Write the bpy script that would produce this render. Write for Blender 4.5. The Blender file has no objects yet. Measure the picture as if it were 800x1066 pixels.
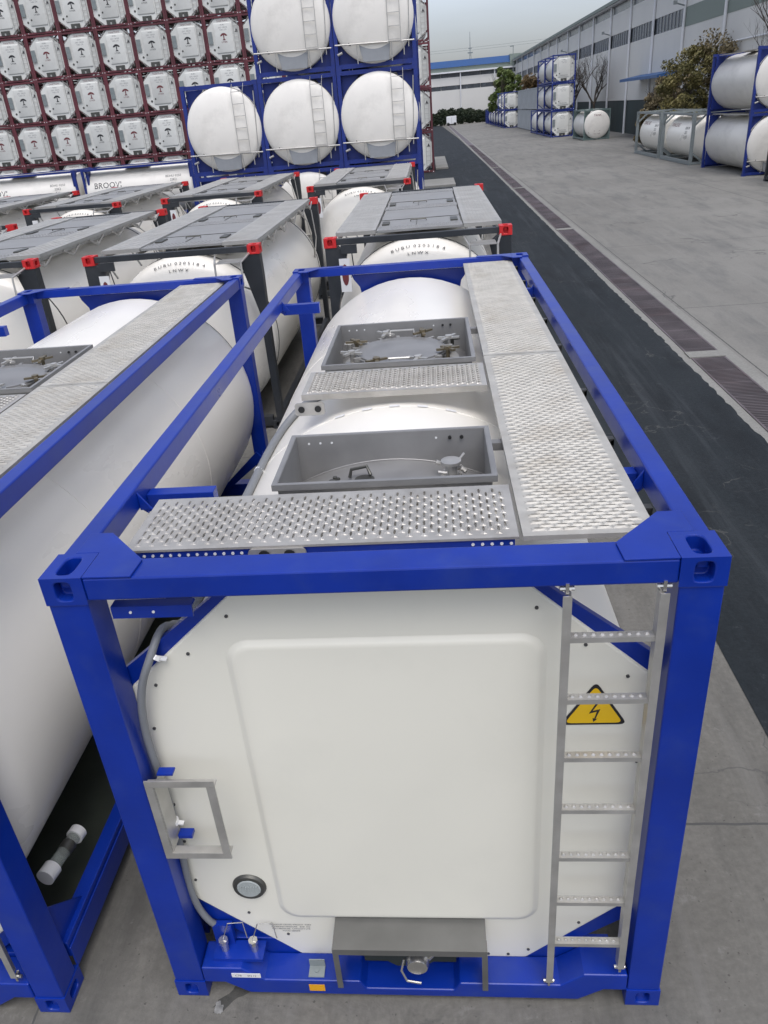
import bpy, bmesh, math, random
from mathutils import Vector, Matrix
random.seed(7)
R = math.radians
SC = bpy.context.scene
COL = SC.collection
# ---------------------------------------------------------------- camera
cam_d = bpy.data.cameras.new('camera'); cam = bpy.data.objects.new('camera', cam_d); COL.objects.link(cam)
SC.camera = cam
cam_d.sensor_fit = 'HORIZONTAL'; cam_d.sensor_width = 36; cam_d.lens = 789.408 * 36 / 800
cam_d.shift_x = 12.99 / 800; cam_d.shift_y = 0.85 / 800
cam_d.clip_start = 0.05; cam_d.clip_end = 2000
_y, _p, _r = -0.109524203, -0.483928963, -0.091712581
F = Vector((math.sin(_y)*math.cos(_p), math.cos(_y)*math.cos(_p), math.sin(_p)))
RT = Vector((math.cos(_y), -math.sin(_y), 0)); UP = RT.cross(F)
rt = RT*math.cos(_r) + UP*math.sin(_r); up = -RT*math.sin(_r) + UP*math.cos(_r)
M = Matrix((rt, up, -F)).transposed().to_4x4(); M.translation = Vector((0.271637, -2.239636, 3.995008))
cam.matrix_world = M
# ---------------------------------------------------------------- world, sun, exposure (overcast)
SUN_EL, SUN_AZ = R(66), R(165)          # azimuth from +Y towards +X
w = bpy.data.worlds.new('World'); SC.world = w; w.use_nodes = True
nt = w.node_tree; N = nt.nodes; LK = nt.links; N.clear()
out = N.new('ShaderNodeOutputWorld'); bg = N.new('ShaderNodeBackground'); sky = N.new('ShaderNodeTexSky')
sky.sky_type = 'NISHITA'; sky.sun_disc = False; sky.sun_elevation = SUN_EL; sky.sun_rotation = SUN_AZ
sky.air_density = 1.0; sky.dust_density = 3.0; sky.ozone_density = 1.0
hs = N.new('ShaderNodeHueSaturation'); hs.inputs['Saturation'].default_value = 0.48
LK.new(sky.outputs[0], hs.inputs['Color'])
# cloud deck: brighter overhead than at the horizon, softly mottled
tc = N.new('ShaderNodeTexCoord'); sx = N.new('ShaderNodeSeparateXYZ'); LK.new(tc.outputs['Generated'], sx.inputs[0])
mr = N.new('ShaderNodeMapRange'); mr.inputs['From Min'].default_value = 0.0; mr.inputs['From Max'].default_value = 1.0
mr.inputs['To Min'].default_value = 1.15; mr.inputs['To Max'].default_value = 1.42
LK.new(sx.outputs['Z'], mr.inputs['Value'])
nz = N.new('ShaderNodeTexNoise'); nz.inputs['Scale'].default_value = 1.7; nz.inputs['Detail'].default_value = 5
mpn = N.new('ShaderNodeMapping'); mpn.inputs['Scale'].default_value = (1, 1, 4); LK.new(tc.outputs['Generated'], mpn.inputs[0]); LK.new(mpn.outputs[0], nz.inputs['Vector'])
nr = N.new('ShaderNodeMapRange'); nr.inputs['To Min'].default_value = 0.66; nr.inputs['To Max'].default_value = 1.30
LK.new(nz.outputs[0], nr.inputs['Value'])
mm = N.new('ShaderNodeMath'); mm.operation = 'MULTIPLY'; LK.new(mr.outputs[0], mm.inputs[0]); LK.new(nr.outputs[0], mm.inputs[1])
vm = N.new('ShaderNodeVectorMath'); vm.operation = 'SCALE'; LK.new(hs.outputs[0], vm.inputs[0]); LK.new(mm.outputs[0], vm.inputs['Scale'])
vt = N.new('ShaderNodeVectorMath'); vt.operation = 'MULTIPLY'; vt.inputs[1].default_value = (0.975, 0.985, 1.05); LK.new(vm.outputs[0], vt.inputs[0])
LK.new(vt.outputs[0], bg.inputs['Color']); bg.inputs['Strength'].default_value = 0.10
LK.new(bg.outputs[0], out.inputs[0])
sun_d = bpy.data.lights.new('sun', 'SUN'); sun_d.energy = 0.7; sun_d.angle = R(40); sun_d.color = (1, 0.97, 0.93)
sun = bpy.data.objects.new('sun', sun_d); COL.objects.link(sun)
sdir = Vector((math.sin(SUN_AZ)*math.cos(SUN_EL), math.cos(SUN_AZ)*math.cos(SUN_EL), math.sin(SUN_EL)))
sun.rotation_euler = sdir.to_track_quat('Z', 'Y').to_euler(); sun.location = (0, 0, 60)
SC.view_settings.view_transform = 'Standard'; SC.view_settings.look = 'None'; SC.view_settings.gamma = 1
SC.view_settings.exposure = 0.68
SC.cycles.max_bounces = 6; SC.cycles.diffuse_bounces = 3; SC.cycles.glossy_bounces = 3; SC.cycles.transmission_bounces = 4

# ---------------------------------------------------------------- materials
def mat(name, col, rough=0.5, metal=0.0, noise=0.0, nscale=6.0, dirt=None, dirt_amt=0.0, dscale=1.5, bump=0.0, bscale=40, spec=0.5, stretch=(1, 1, 1)):
    m = bpy.data.materials.new(name); m.use_nodes = True; t = m.node_tree; b = t.nodes['Principled BSDF']
    b.inputs['Roughness'].default_value = rough; b.inputs['Metallic'].default_value = metal
    b.inputs['Specular IOR Level'].default_value = spec
    tc = t.nodes.new('ShaderNodeTexCoord'); mp = t.nodes.new('ShaderNodeMapping'); mp.inputs['Scale'].default_value = stretch
    t.links.new(tc.outputs['Object'], mp.inputs[0])
    base = t.nodes.new('ShaderNodeRGB'); base.outputs[0].default_value = (*col, 1); cur = base.outputs[0]
    if noise:
        n = t.nodes.new('ShaderNodeTexNoise'); n.inputs['Scale'].default_value = nscale; n.inputs['Detail'].default_value = 5
        t.links.new(mp.outputs[0], n.inputs['Vector'])
        r = t.nodes.new('ShaderNodeMapRange'); r.inputs['From Min'].default_value = .3; r.inputs['From Max'].default_value = .7
        r.inputs['To Min'].default_value = 1-noise; r.inputs['To Max'].default_value = 1+noise
        t.links.new(n.outputs[0], r.inputs['Value'])
        s = t.nodes.new('ShaderNodeVectorMath'); s.operation = 'SCALE'; t.links.new(cur, s.inputs[0]); t.links.new(r.outputs[0], s.inputs['Scale']); cur = s.outputs[0]
        rr = t.nodes.new('ShaderNodeMapRange'); rr.inputs['To Min'].default_value = max(0, rough-.1); rr.inputs['To Max'].default_value = min(1, rough+.1)
        t.links.new(n.outputs[0], rr.inputs['Value']); t.links.new(rr.outputs[0], b.inputs['Roughness'])
    if dirt:
        n = t.nodes.new('ShaderNodeTexNoise'); n.inputs['Scale'].default_value = dscale; n.inputs['Detail'].default_value = 7; n.inputs['Roughness'].default_value = .65
        t.links.new(mp.outputs[0], n.inputs['Vector'])
        r = t.nodes.new('ShaderNodeMapRange'); r.inputs['From Min'].default_value = .5; r.inputs['From Max'].default_value = .78
        r.inputs['To Max'].default_value = dirt_amt; t.links.new(n.outputs[0], r.inputs['Value'])
        x = t.nodes.new('ShaderNodeMix'); x.data_type = 'RGBA'; t.links.new(r.outputs[0], x.inputs[0]); t.links.new(cur, x.inputs[6]); x.inputs[7].default_value = (*dirt, 1); cur = x.outputs[2]
    if bump:
        n = t.nodes.new('ShaderNodeTexNoise'); n.inputs['Scale'].default_value = bscale; n.inputs['Detail'].default_value = 4
        t.links.new(mp.outputs[0], n.inputs['Vector'])
        bp = t.nodes.new('ShaderNodeBump'); bp.inputs['Strength'].default_value = bump; bp.inputs['Distance'].default_value = .01
        t.links.new(n.outputs[0], bp.inputs['Height']); t.links.new(bp.outputs[0], b.inputs['Normal'])
    t.links.new(cur, b.inputs['Base Color'])
    return m
BLUE = mat('blue_paint', (0.0012, 0.025, 0.27), .33, noise=.14, nscale=3, dirt=(.03, .06, .24), dirt_amt=.4, dscale=5, bump=.12, bscale=9, spec=.45)
BLUE2 = mat('blue_paint_worn', (0.006, 0.024, 0.19), .5, noise=.15, nscale=3, dirt=(.05, .05, .07), dirt_amt=.4, dscale=2)
MAROON = mat('maroon_paint', (0.125, 0.026, 0.036), .5, noise=.15, nscale=3, dirt=(.12, .06, .05), dirt_amt=.4)
BLACKP = mat('charcoal_paint', (0.022, 0.026, 0.031), .5, noise=.15, nscale=4, dirt=(.09, .09, .09), dirt_amt=.35)
REDP = mat('red_paint', (0.55, 0.018, 0.02), .45, noise=.08)
GREYP = mat('grey_paint', (0.22, 0.25, 0.25), .5, noise=.12, dirt=(.13, .11, .09), dirt_amt=.4)
GREENGREY = mat('green_grey_paint', (0.12, 0.17, 0.16), .5, noise=.12)
WHITE = mat('white_cladding', (0.83, 0.80, 0.72), .30, bump=.10, bscale=2.2, noise=.025, nscale=1.5, dirt=(.48, .47, .42), dirt_amt=.16, dscale=1.1, stretch=(1, .35, 1))
WHITE2 = mat('white_cladding_weathered', (0.80, 0.775, 0.71), .4, noise=.04, nscale=1.5, dirt=(.36, .34, .29), dirt_amt=.38, dscale=1.3, stretch=(1, .5, 1))
PANEL = mat('cream_end_panel', (0.78, 0.76, 0.655), .36, bump=.10, bscale=2.5, noise=.02, nscale=1.0, dirt=(.5, .5, .44), dirt_amt=.15, dscale=1.4)
PANEL2 = mat('grey_white_end_panel', (0.72, 0.725, 0.68), .45, noise=.03, nscale=1.0, dirt=(.4, .37, .32), dirt_amt=.3, dscale=1.2)
STEEL = mat('galvanised_steel', (0.50, 0.49, 0.46), .42, metal=.65, noise=.12, nscale=9, dirt=(.35, .30, .24), dirt_amt=.3, dscale=4)
CROSSST = mat('cross_walkway_steel', (0.47, 0.45, 0.41), .4, metal=.5, noise=.10, nscale=12, dirt=(.24, .21, .17), dirt_amt=.5, dscale=5)
WALKST = mat('walkway_aluminium', (0.46, 0.445, 0.40), .5, metal=.3, noise=.10, nscale=12, dirt=(.30, .26, .20), dirt_amt=.6, dscale=3.5)
DECKST = mat('worn_deck_aluminium', (0.40, 0.395, 0.37), .55, metal=.3, noise=.16, nscale=5, dirt=(.20, .18, .15), dirt_amt=.6, dscale=2.5)
RIVET = mat('bolt_steel', (0.10, 0.10, 0.10), .4, metal=.5)
TRAYST = mat('tray_steel', (0.17, 0.17, 0.16), .4, metal=.5, noise=.12)
STEELD = mat('dark_steel', (0.10, 0.10, 0.09), .45, metal=.6, noise=.2)
BOXST = mat('box_steel', (0.29, 0.287, 0.28), .48, metal=.45, noise=.10, nscale=5, dirt=(.15, .15, .15), dirt_amt=.3)
CHROME = mat('bright_steel', (0.62, 0.61, 0.58), .25, metal=.9, noise=.05)
BLACK = mat('black_rubber', (0.012, 0.012, 0.012), .6)
UNDERSHADE = mat('dark_green_shade', (0.035, 0.042, 0.030), .7, noise=.2)  # dark olive that paints the shade under barrels and tray
CONDUIT = mat('grey_conduit', (0.20, 0.21, 0.22), .45, noise=.05)
PVC = mat('white_plastic', (0.78, 0.78, 0.76), .3)
YELLOW = mat('yellow_sticker', (0.80, 0.50, 0.01), .4)
ORANGE = mat('orange_sticker', (0.75, 0.36, 0.01), .4)
INK = mat('black_lettering', (0.015, 0.015, 0.018), .5)
GREYINK = mat('faded_lettering', (0.20, 0.20, 0.21), .5)
REDINK = mat('red_lettering', (0.15, 0.03, 0.035), .5)
BRASS = mat('brass_clamp', (0.24, 0.20, 0.13), .4, metal=.8)
STICK = mat('white_sticker', (0.75, 0.75, 0.74), .4)
def vary(m, a):
    t = m.node_tree; b = t.nodes['Principled BSDF']; l = b.inputs['Base Color'].links[0].from_socket
    oi = t.nodes.new('ShaderNodeObjectInfo'); q = t.nodes.new('ShaderNodeMapRange'); q.inputs['To Min'].default_value = 1-a; q.inputs['To Max'].default_value = 1+a*.4
    t.links.new(oi.outputs['Random'], q.inputs['Value']); v = t.nodes.new('ShaderNodeVectorMath'); v.operation = 'SCALE'; t.links.new(l, v.inputs[0]); t.links.new(q.outputs[0], v.inputs['Scale']); t.links.new(v.outputs[0], b.inputs['Base Color'])
vary(PANEL2, .14); vary(MAROON, .3); vary(WHITE2, .07)
def glass_mat(name, col, alpha):
    m = mat(name, col, .1); m.node_tree.nodes['Principled BSDF'].inputs['Alpha'].default_value = alpha; return m
CLEARPL = glass_mat('clear_plastic', (.5, .55, .5), .35)
FROST = glass_mat('gauge_glass', (.6, .65, .63), .45)
CANOPYB = mat('blue_canopy', (0.03, 0.10, 0.26), .5, noise=.08)
ROOFB = mat('blue_sheet_roof', (0.008, 0.06, 0.19), .6, noise=.08, nscale=.5)
CLAD = mat('wall_cladding', (0.67, 0.66, 0.62), .6, noise=.035, nscale=.2, dirt=(.42, .43, .43), dirt_amt=.2, dscale=.25, stretch=(1, 1, .4))
CLADG = mat('green_grey_cladding', (0.20, 0.24, 0.21), .6, noise=.05, nscale=.4)
GLASSD = mat('dark_window', (0.06, 0.07, 0.08), .25, noise=.3, nscale=.8)
MULL = mat('window_frame_paint', (0.30, 0.32, 0.34), .5)
PIPEW = mat('white_pipe', (0.72, 0.73, 0.74), .45, noise=.04)
DOORG = mat('dark_green_shutter', (0.022, 0.040, 0.042), .5, noise=.2, nscale=.8)
BOXG = mat('grey_box_paint', (0.36, 0.385, 0.40), .55, noise=.08, nscale=.6, dirt=(.2, .17, .14), dirt_amt=.4)
BARK = mat('bark', (0.075, 0.062, 0.05), .9, noise=.3, nscale=4, bump=.4)

def leafmat(name, c1, c2):
    m = bpy.data.materials.new(name); m.use_nodes = True; t = m.node_tree; b = t.nodes['Principled BSDF']; b.inputs['Roughness'].default_value = .65
    g = t.nodes.new('ShaderNodeTexCoord'); n = t.nodes.new('ShaderNodeTexNoise'); n.inputs['Scale'].default_value = .9; n.inputs['Detail'].default_value = 6
    t.links.new(g.outputs['Object'], n.inputs['Vector'])
    r = t.nodes.new('ShaderNodeValToRGB'); r.color_ramp.elements[0].position = .35; r.color_ramp.elements[1].position = .65
    r.color_ramp.elements[0].color = (*c1, 1); r.color_ramp.elements[1].color = (*c2, 1)
    t.links.new(n.outputs[0], r.inputs[0]); t.links.new(r.outputs[0], b.inputs['Base Color']); return m
LEAFG = leafmat('green_leaves', (.095, .09, .028), (.25, .215, .08))
LEAFB = leafmat('brown_leaves', (.14, .115, .06), (.24, .19, .10))
LEAFL = leafmat('light_green_leaves', (.06, .10, .02), (.14, .18, .045))
LEAFA = leafmat('autumn_leaves', (.11, .065, .025), (.17, .12, .05))
HEDGE = leafmat('hedge_leaves', (.016, .030, .016), (.045, .06, .028))

def ground_mat(name, c, c2, speck, joints=None, jcol=(.08, .08, .075), rough=.85, big=.35, patch=None, cracks=0):
    m = bpy.data.materials.new(name); m.use_nodes = True; t = m.node_tree; b = t.nodes['Principled BSDF']; b.inputs['Roughness'].default_value = rough
    b.inputs['Specular IOR Level'].default_value = .3
    L = t.links.new
    g = t.nodes.new('ShaderNodeNewGeometry')
    def noise(s, d=8, rg=.6):
        n = t.nodes.new('ShaderNodeTexNoise'); n.inputs['Scale'].default_value = s; n.inputs['Detail'].default_value = d; n.inputs['Roughness'].default_value = rg
        L(g.outputs['Position'], n.inputs['Vector']); return n.outputs[0]
    def mrange(v, a, bb, c_, d_):
        r = t.nodes.new('ShaderNodeMapRange'); r.inputs['From Min'].default_value = a; r.inputs['From Max'].default_value = bb
        r.inputs['To Min'].default_value = c_; r.inputs['To Max'].default_value = d_; L(v, r.inputs['Value']); return r.outputs[0]
    def mix(f, a, bb):
        x = t.nodes.new('ShaderNodeMix'); x.data_type = 'RGBA'; L(f, x.inputs[0])
        for i, v in ((6, a), (7, bb)):
            if isinstance(v, tuple): x.inputs[i].default_value = (*v, 1)
            else: L(v, x.inputs[i])
        return x.outputs[2]
    cur = mix(mrange(noise(big, 9, .65), .35, .65, 0, 1), c, c2)
    # fine speckle
    n2 = noise(22, 6, .7); s = t.nodes.new('ShaderNodeVectorMath'); s.operation = 'SCALE'; L(cur, s.inputs[0]); L(mrange(n2, .3, .7, 1-speck, 1+speck), s.inputs['Scale']); cur = s.outputs[0]
    # dark stains
    cur = mix(mrange(noise(1.7, 10, .75), .60, .74, 0, .55), cur, tuple(x*.45 for x in c))
    n4 = noise(60, 3, .6); cur = mix(mrange(n4, .68, .76, 0, .5), cur, tuple(min(.8, x*1.7) for x in c))
    n5 = noise(35, 2, .5); cur = mix(mrange(n5, .69, .74, 0, .6), cur, tuple(x*.3 for x in c))
    if patch:
        def snoise(sc, s2):
            mp = t.nodes.new('ShaderNodeMapping'); mp.inputs['Scale'].default_value = sc; L(g.outputs['Position'], mp.inputs[0])
            n = t.nodes.new('ShaderNodeTexNoise'); n.inputs['Scale'].default_value = s2; n.inputs['Detail'].default_value = 8; n.inputs['Roughness'].default_value = .7; L(mp.outputs[0], n.inputs['Vector']); return n.outputs[0]
        cur = mix(mrange(snoise((1.6, .35, 1), .9), .48, .66, 0, .8), cur, patch[0])
        cur = mix(mrange(snoise((3.0, .12, 1), 1.3), .52, .70, 0, .7), cur, patch[1])
        cur = mix(mrange(noise(5.5, 10, .78), .60, .68, 0, .55), cur, patch[2])
    if cracks:
        vo = t.nodes.new('ShaderNodeTexVoronoi'); vo.feature = 'DISTANCE_TO_EDGE'; vo.inputs['Scale'].default_value = cracks
        va = t.nodes.new('ShaderNodeVectorMath'); va.operation = 'ADD'; nn = t.nodes.new('ShaderNodeTexNoise'); nn.inputs['Scale'].default_value = 1.8; nn.inputs['Detail'].default_value = 6
        L(g.outputs['Position'], nn.inputs['Vector']); sc_ = t.nodes.new('ShaderNodeVectorMath'); sc_.operation = 'SCALE'; sc_.inputs['Scale'].default_value = 1.1; L(nn.outputs['Color'], sc_.inputs[0])
        L(g.outputs['Position'], va.inputs[0]); L(sc_.outputs[0], va.inputs[1]); L(va.outputs[0], vo.inputs['Vector'])
        mu = t.nodes.new('ShaderNodeMath'); mu.operation = 'MULTIPLY'; L(mrange(vo.outputs['Distance'], .0, .006, 1, 0), mu.inputs[0]); L(mrange(noise(.5, 4), .50, .58, 0, .8), mu.inputs[1])
        cur = mix(mu.outputs[0], cur, jcol)
    if joints:
        sp = t.nodes.new('ShaderNodeSeparateXYZ'); L(g.outputs['Position'], sp.inputs[0])
        for ax, off, per, wd in joints:
            def ma(op, a, bb=None):
                q = t.nodes.new('ShaderNodeMath'); q.operation = op
                if isinstance(a, (int, float)): q.inputs[0].default_value = a
                else: L(a, q.inputs[0])
                if bb is not None:
                    if isinstance(bb, (int, float)): q.inputs[1].default_value = bb
                    else: L(bb, q.inputs[1])
                return q.outputs[0]
            v = ma('SUBTRACT', sp.outputs[ax], off - per/2)
            wob = ma('MULTIPLY', ma('SUBTRACT', noise(6, 3), .5), .02)
            v = ma('ADD', v, wob)
            fr = ma('SUBTRACT', ma('FLOORED_MODULO', v, per), per/2)
            f = ma('LESS_THAN', ma('ABSOLUTE', fr), wd)
            cur = mix(f, cur, jcol)
    bp = t.nodes.new('ShaderNodeBump'); bp.inputs['Strength'].default_value = .35; bp.inputs['Distance'].default_value = .01
    L(noise(45, 5, .7), bp.inputs['Height']); L(bp.outputs[0], b.inputs['Normal'])
    L(cur, b.inputs['Base Color']); return m
CONC = ground_mat('stained_shaded_concrete', (.124, .119, .104), (.178, .171, .152), .16, joints=[('Y', 1.08, 6.0, .009), ('X', -1.95, 6.0, .006)], patch=((.085, .083, .075), (.17, .165, .15), (.20, .196, .18)), cracks=.35)  # stains, plus container shade painted in: base darker than the yard's
YARD = ground_mat('yard_concrete', (.168, .163, .147), (.232, .226, .204), .09, joints=[('Y', 13.6, 7.5, .012), ('X', 12.2, 7.0, .012)], big=.12, patch=((.13, .13, .122), (.225, .22, .20), (.235, .232, .215)), cracks=.14)
ASPH = ground_mat('dark_asphalt', (.012, .0165, .0195), (.020, .0245, .028), .3, big=.5, patch=((.007, .009, .011), (.042, .048, .053), (.065, .070, .074)), cracks=.5)
EDGE = ground_mat('drain_edging', (.20, .20, .18), (.25, .245, .225), .15)
GRATE = mat('grating_iron', (0.13, 0.11, 0.115), .6, metal=.3, noise=.4, nscale=1.2, dirt=(.10, .045, .04), dirt_amt=.6, dscale=.8)
PITSHADE = mat('drain_pit_shade', (0.02, 0.018, 0.018), .9)  # near-black colour in place of the shade inside the drain

# ---------------------------------------------------------------- mesh helpers
class MB:
    def __init__(s): s.v = []; s.f = []; s.m = []; s.k = 0
    def add(s, vs, fs):
        o = len(s.v); s.v += [tuple(v) for v in vs]; s.f += [tuple(i+o for i in f) for f in fs]; s.m += [s.k]*len(fs); return s
    def box(s, x0, x1, y0, y1, z0, z1):
        return s.add([(x0,y0,z0),(x1,y0,z0),(x1,y1,z0),(x0,y1,z0),(x0,y0,z1),(x1,y0,z1),(x1,y1,z1),(x0,y1,z1)],
                     [(0,3,2,1),(4,5,6,7),(0,1,5,4),(1,2,6,5),(2,3,7,6),(3,0,4,7)])
    def prism(s, poly, ax, a0, a1):
        n = len(poly)
        def P(u, v, a): return {'x': (a, u, v), 'y': (u, a, v), 'z': (u, v, a)}[ax]
        vs = [P(u, v, a0) for u, v in poly] + [P(u, v, a1) for u, v in poly]
        fs = [tuple(range(n)), tuple(range(2*n-1, n-1, -1))] + [(i, (i+1) % n + 0, (i+1) % n + n, i+n) for i in range(n)]
        fs = [fs[0], fs[1]] + [(i+n, (i+1) % n + n, (i+1) % n, i) for i in range(n)]
        return s.add(vs, fs)
    def bar(s, p, q, w, h=None, upv=(0, 0, 1)):
        h = h or w; p = Vector(p); q = Vector(q); d = (q-p).normalized(); u = Vector(upv)
        if abs(d.dot(u)) > .98: u = Vector((0, 1, 0))
        a = d.cross(u).normalized(); b = a.cross(d).normalized()
        vs = []
        for c in (p, q):
            for i, j in ((-1, -1), (1, -1), (1, 1), (-1, 1)): vs.append(c + a*i*w/2 + b*j*h/2)
        return s.add(vs, [(3,2,1,0),(4,5,6,7),(0,1,5,4),(1,2,6,5),(2,3,7,6),(3,0,4,7)])
    def tube(s, pts, r, n=8, cap=True):
        pts = [Vector(p) for p in pts]; rs = r if isinstance(r, (list, tuple)) else [r]*len(pts); prev = None; vs = []
        for i, p in enumerate(pts):
            d = (pts[min(i+1, len(pts)-1)] - pts[max(i-1, 0)]).normalized()
            if prev is None: a = d.orthogonal().normalized()
            else:
                a = (prev - d*prev.dot(d)); a = a.normalized() if a.length > 1e-6 else d.orthogonal().normalized()
            prev = a; b = d.cross(a)
            for k in range(n):
                t = 2*math.pi*k/n; vs.append(p + (a*math.cos(t) + b*math.sin(t))*rs[i])
        fs = []
        for i in range(len(pts)-1):
            for k in range(n): fs.append((i*n+k, i*n+(k+1) % n, (i+1)*n+(k+1) % n, (i+1)*n+k))
        if cap: fs += [tuple(range(n-1, -1, -1)), tuple(range((len(pts)-1)*n, len(pts)*n))]
        return s.add(vs, fs)
    def lathe(s, prof, c, n=48, ax='y'):        # prof: (along, radius)
        vs = []; fs = []
        for (a, r) in prof:
            for k in range(n):
                t = 2*math.pi*k/n; u, v = r*math.sin(t), r*math.cos(t)
                vs.append({'y': (c[0]+u, c[1]+a, c[2]+v), 'z': (c[0]+u, c[1]+v, c[2]+a), 'x': (c[0]+a, c[1]+u, c[2]+v)}[ax])
        for i in range(len(prof)-1):
            for k in range(n): fs.append((i*n+k, i*n+(k+1) % n, (i+1)*n+(k+1) % n, (i+1)*n+k))
        fs += [tuple(range(n)), tuple(range((len(prof)-1)*n, len(prof)*n))]
        return s.add(vs, fs)
    def mesh(s, name, mats, smooth=0, recalc=True):
        me = bpy.data.meshes.new(name); me.from_pydata(s.v, [], s.f)
        mats = mats if isinstance(mats, (list, tuple)) else [mats]
        for m in mats: me.materials.append(m)
        if len(mats) > 1: me.polygons.foreach_set('material_index', s.m)
        if recalc:
            b = bmesh.new(); b.from_mesh(me); bmesh.ops.recalc_face_normals(b, faces=b.faces); b.to_mesh(me); b.free()
        if smooth:
            me.polygons.foreach_set('use_smooth', [True]*len(me.polygons)); me.set_sharp_from_angle(angle=R(smooth))
        me.update(); return me
    def build(s, name, mats, parent=None, smooth=0, bevel=0, recalc=True, loc=None):
        o = bpy.data.objects.new(name, s.mesh(name, mats, smooth, recalc)); COL.objects.link(o)
        if parent: o.parent = parent
        if loc: o.location = loc
        if bevel:
            md = o.modifiers.new('bevel', 'BEVEL'); md.width = bevel; md.segments = 2; md.limit_method = 'ANGLE'; md.angle_limit = R(40); md.harden_normals = False
        return o
def tag(o, label=None, cat=None, group=None, kind=None):
    if label: o['label'] = label
    if cat: o['category'] = cat
    if group: o['group'] = group
    if kind: o['kind'] = kind
    return o
def empty(name, loc=(0, 0, 0), rz=0):
    o = bpy.data.objects.new(name, None); COL.objects.link(o); o.location = loc; o.rotation_euler = (0, 0, rz); o.empty_display_size = .3; return o
CH = {}
def copy_tree(o, loc=None, label=None, rz=None, parent=None, group=None, skip=()):
    c = o.copy(); COL.objects.link(c); c.parent = parent
    for ch in CH.get(o.name) or list(o.children):
        if ch.name.split('.')[0] in skip: continue
        copy_tree(ch, parent=c)
    if loc is not None: c.location = loc
    if rz is not None: c.rotation_euler = (0, 0, rz)
    if label: c['label'] = label
    if group: c['group'] = group
    return c
def text_polys(txt, size):
    cu = bpy.data.curves.new('lettering', 'FONT'); cu.body = txt; cu.size = size; cu.align_x = 'CENTER'; cu.resolution_u = 2
    ob = bpy.data.objects.new('lettering', cu); COL.objects.link(ob); dg = bpy.context.evaluated_depsgraph_get(); dg.update()
    me = bpy.data.meshes.new_from_object(ob.evaluated_get(dg)); vs = [v.co.copy() for v in me.vertices]; fs = [tuple(p.vertices) for p in me.polygons]
    bpy.data.objects.remove(ob); bpy.data.curves.remove(cu); bpy.data.meshes.remove(me); return vs, fs
def add_text(mb, txt, size, fn):
    vs, fs = text_polys(txt, size); mb.add([fn(v.x, v.y) for v in vs], fs)
def arc_pts(cx, cz, r, a0, a1, n): return [(cx + r*math.cos(R(a0+(a1-a0)*i/n)), cz + r*math.sin(R(a0+(a1-a0)*i/n))) for i in range(n+1)]
def rrect(x0, x1, z0, z1, r, n=5):
    return arc_pts(x1-r, z0+r, r, -90, 0, n) + arc_pts(x1-r, z1-r, r, 0, 90, n) + arc_pts(x0+r, z1-r, r, 90, 180, n) + arc_pts(x0+r, z0+r, r, 180, 270, n)
def loft(mb, loops, cap=True):        # loops of equal-length 3-D points
    n = len(loops[0]); vs = [p for l in loops for p in l]; fs = []
    for i in range(len(loops)-1):
        for k in range(n): fs.append((i*n+k, i*n+(k+1) % n, (i+1)*n+(k+1) % n, (i+1)*n+k))
    if cap: fs.append(tuple(range((len(loops)-1)*n, len(loops)*n)))
    mb.add(vs, fs)
def holed_face(mb, C, U, V, Nn, w, h, hw, hh, depth, cap_inner=True):
    """a w x h face centred at C with a rounded slot hw x hh pushed in by depth"""
    C, U, V, Nn = map(Vector, (C, U, V, Nn)); n = 24; outer = []; inner = []
    for k in range(n):
        t = 2*math.pi*(k+.5)/n; c, s = math.cos(t), math.sin(t)
        m = max(abs(c), abs(s)); ox, oy = c/m*w/2, s/m*h/2
        e = 4.0; q = (abs(c)**e + abs(s)**e)**(-1/e); ix, iy = c*q*hw/2, s*q*hh/2
        outer.append(C+U*ox+V*oy); inner.append(C+U*ix+V*iy)
    # true corners replace the nearest outer points
    for sx in (-1, 1):
        for sy in (-1, 1):
            P = C+U*sx*w/2+V*sy*h/2; i = min(range(n), key=lambda j: (outer[j]-P).length); outer[i] = P
    deep = [p - Nn*depth for p in inner]
    loft(mb, [outer, inner, deep], cap=cap_inner)
def casting(mb, cx, cy, cz, sx, sy, sz):
    """corner casting; sx,sy,sz = +-1 say which way is outward. c* = outer corner"""
    W, Lh, H = .162, .178, .118
    x0, x1 = sorted((cx, cx - sx*W)); y0, y1 = sorted((cy, cy - sy*Lh)); z0, z1 = sorted((cz, cz - sz*H))
    mx, my, mz = (x0+x1)/2, (y0+y1)/2, (z0+z1)/2
    holed_face(mb, (mx, my, cz), (1, 0, 0), (0, 1, 0), (0, 0, sz), W, Lh, .064, .124, .06)
    holed_face(mb, (mx, cy, mz), (1, 0, 0), (0, 0, 1), (0, sy, 0), W, H, .064, .08, .05)
    holed_face(mb, (cx, my, mz), (0, 1, 0), (0, 0, 1), (sx, 0, 0), Lh, H, .08, .06, .05)
    xi, yi, zi = cx - sx*W, cy - sy*Lh, cz - sz*H
    mb.add([(xi,y0,z0),(xi,y1,z0),(xi,y1,z1),(xi,y0,z1)], [(0,1,2,3)])
    mb.add([(x0,yi,z0),(x1,yi,z0),(x1,yi,z1),(x0,yi,z1)], [(0,1,2,3)])
    mb.add([(x0,y0,zi),(x1,y0,zi),(x1,y1,zi),(x0,y1,zi)], [(0,1,2,3)])
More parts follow.
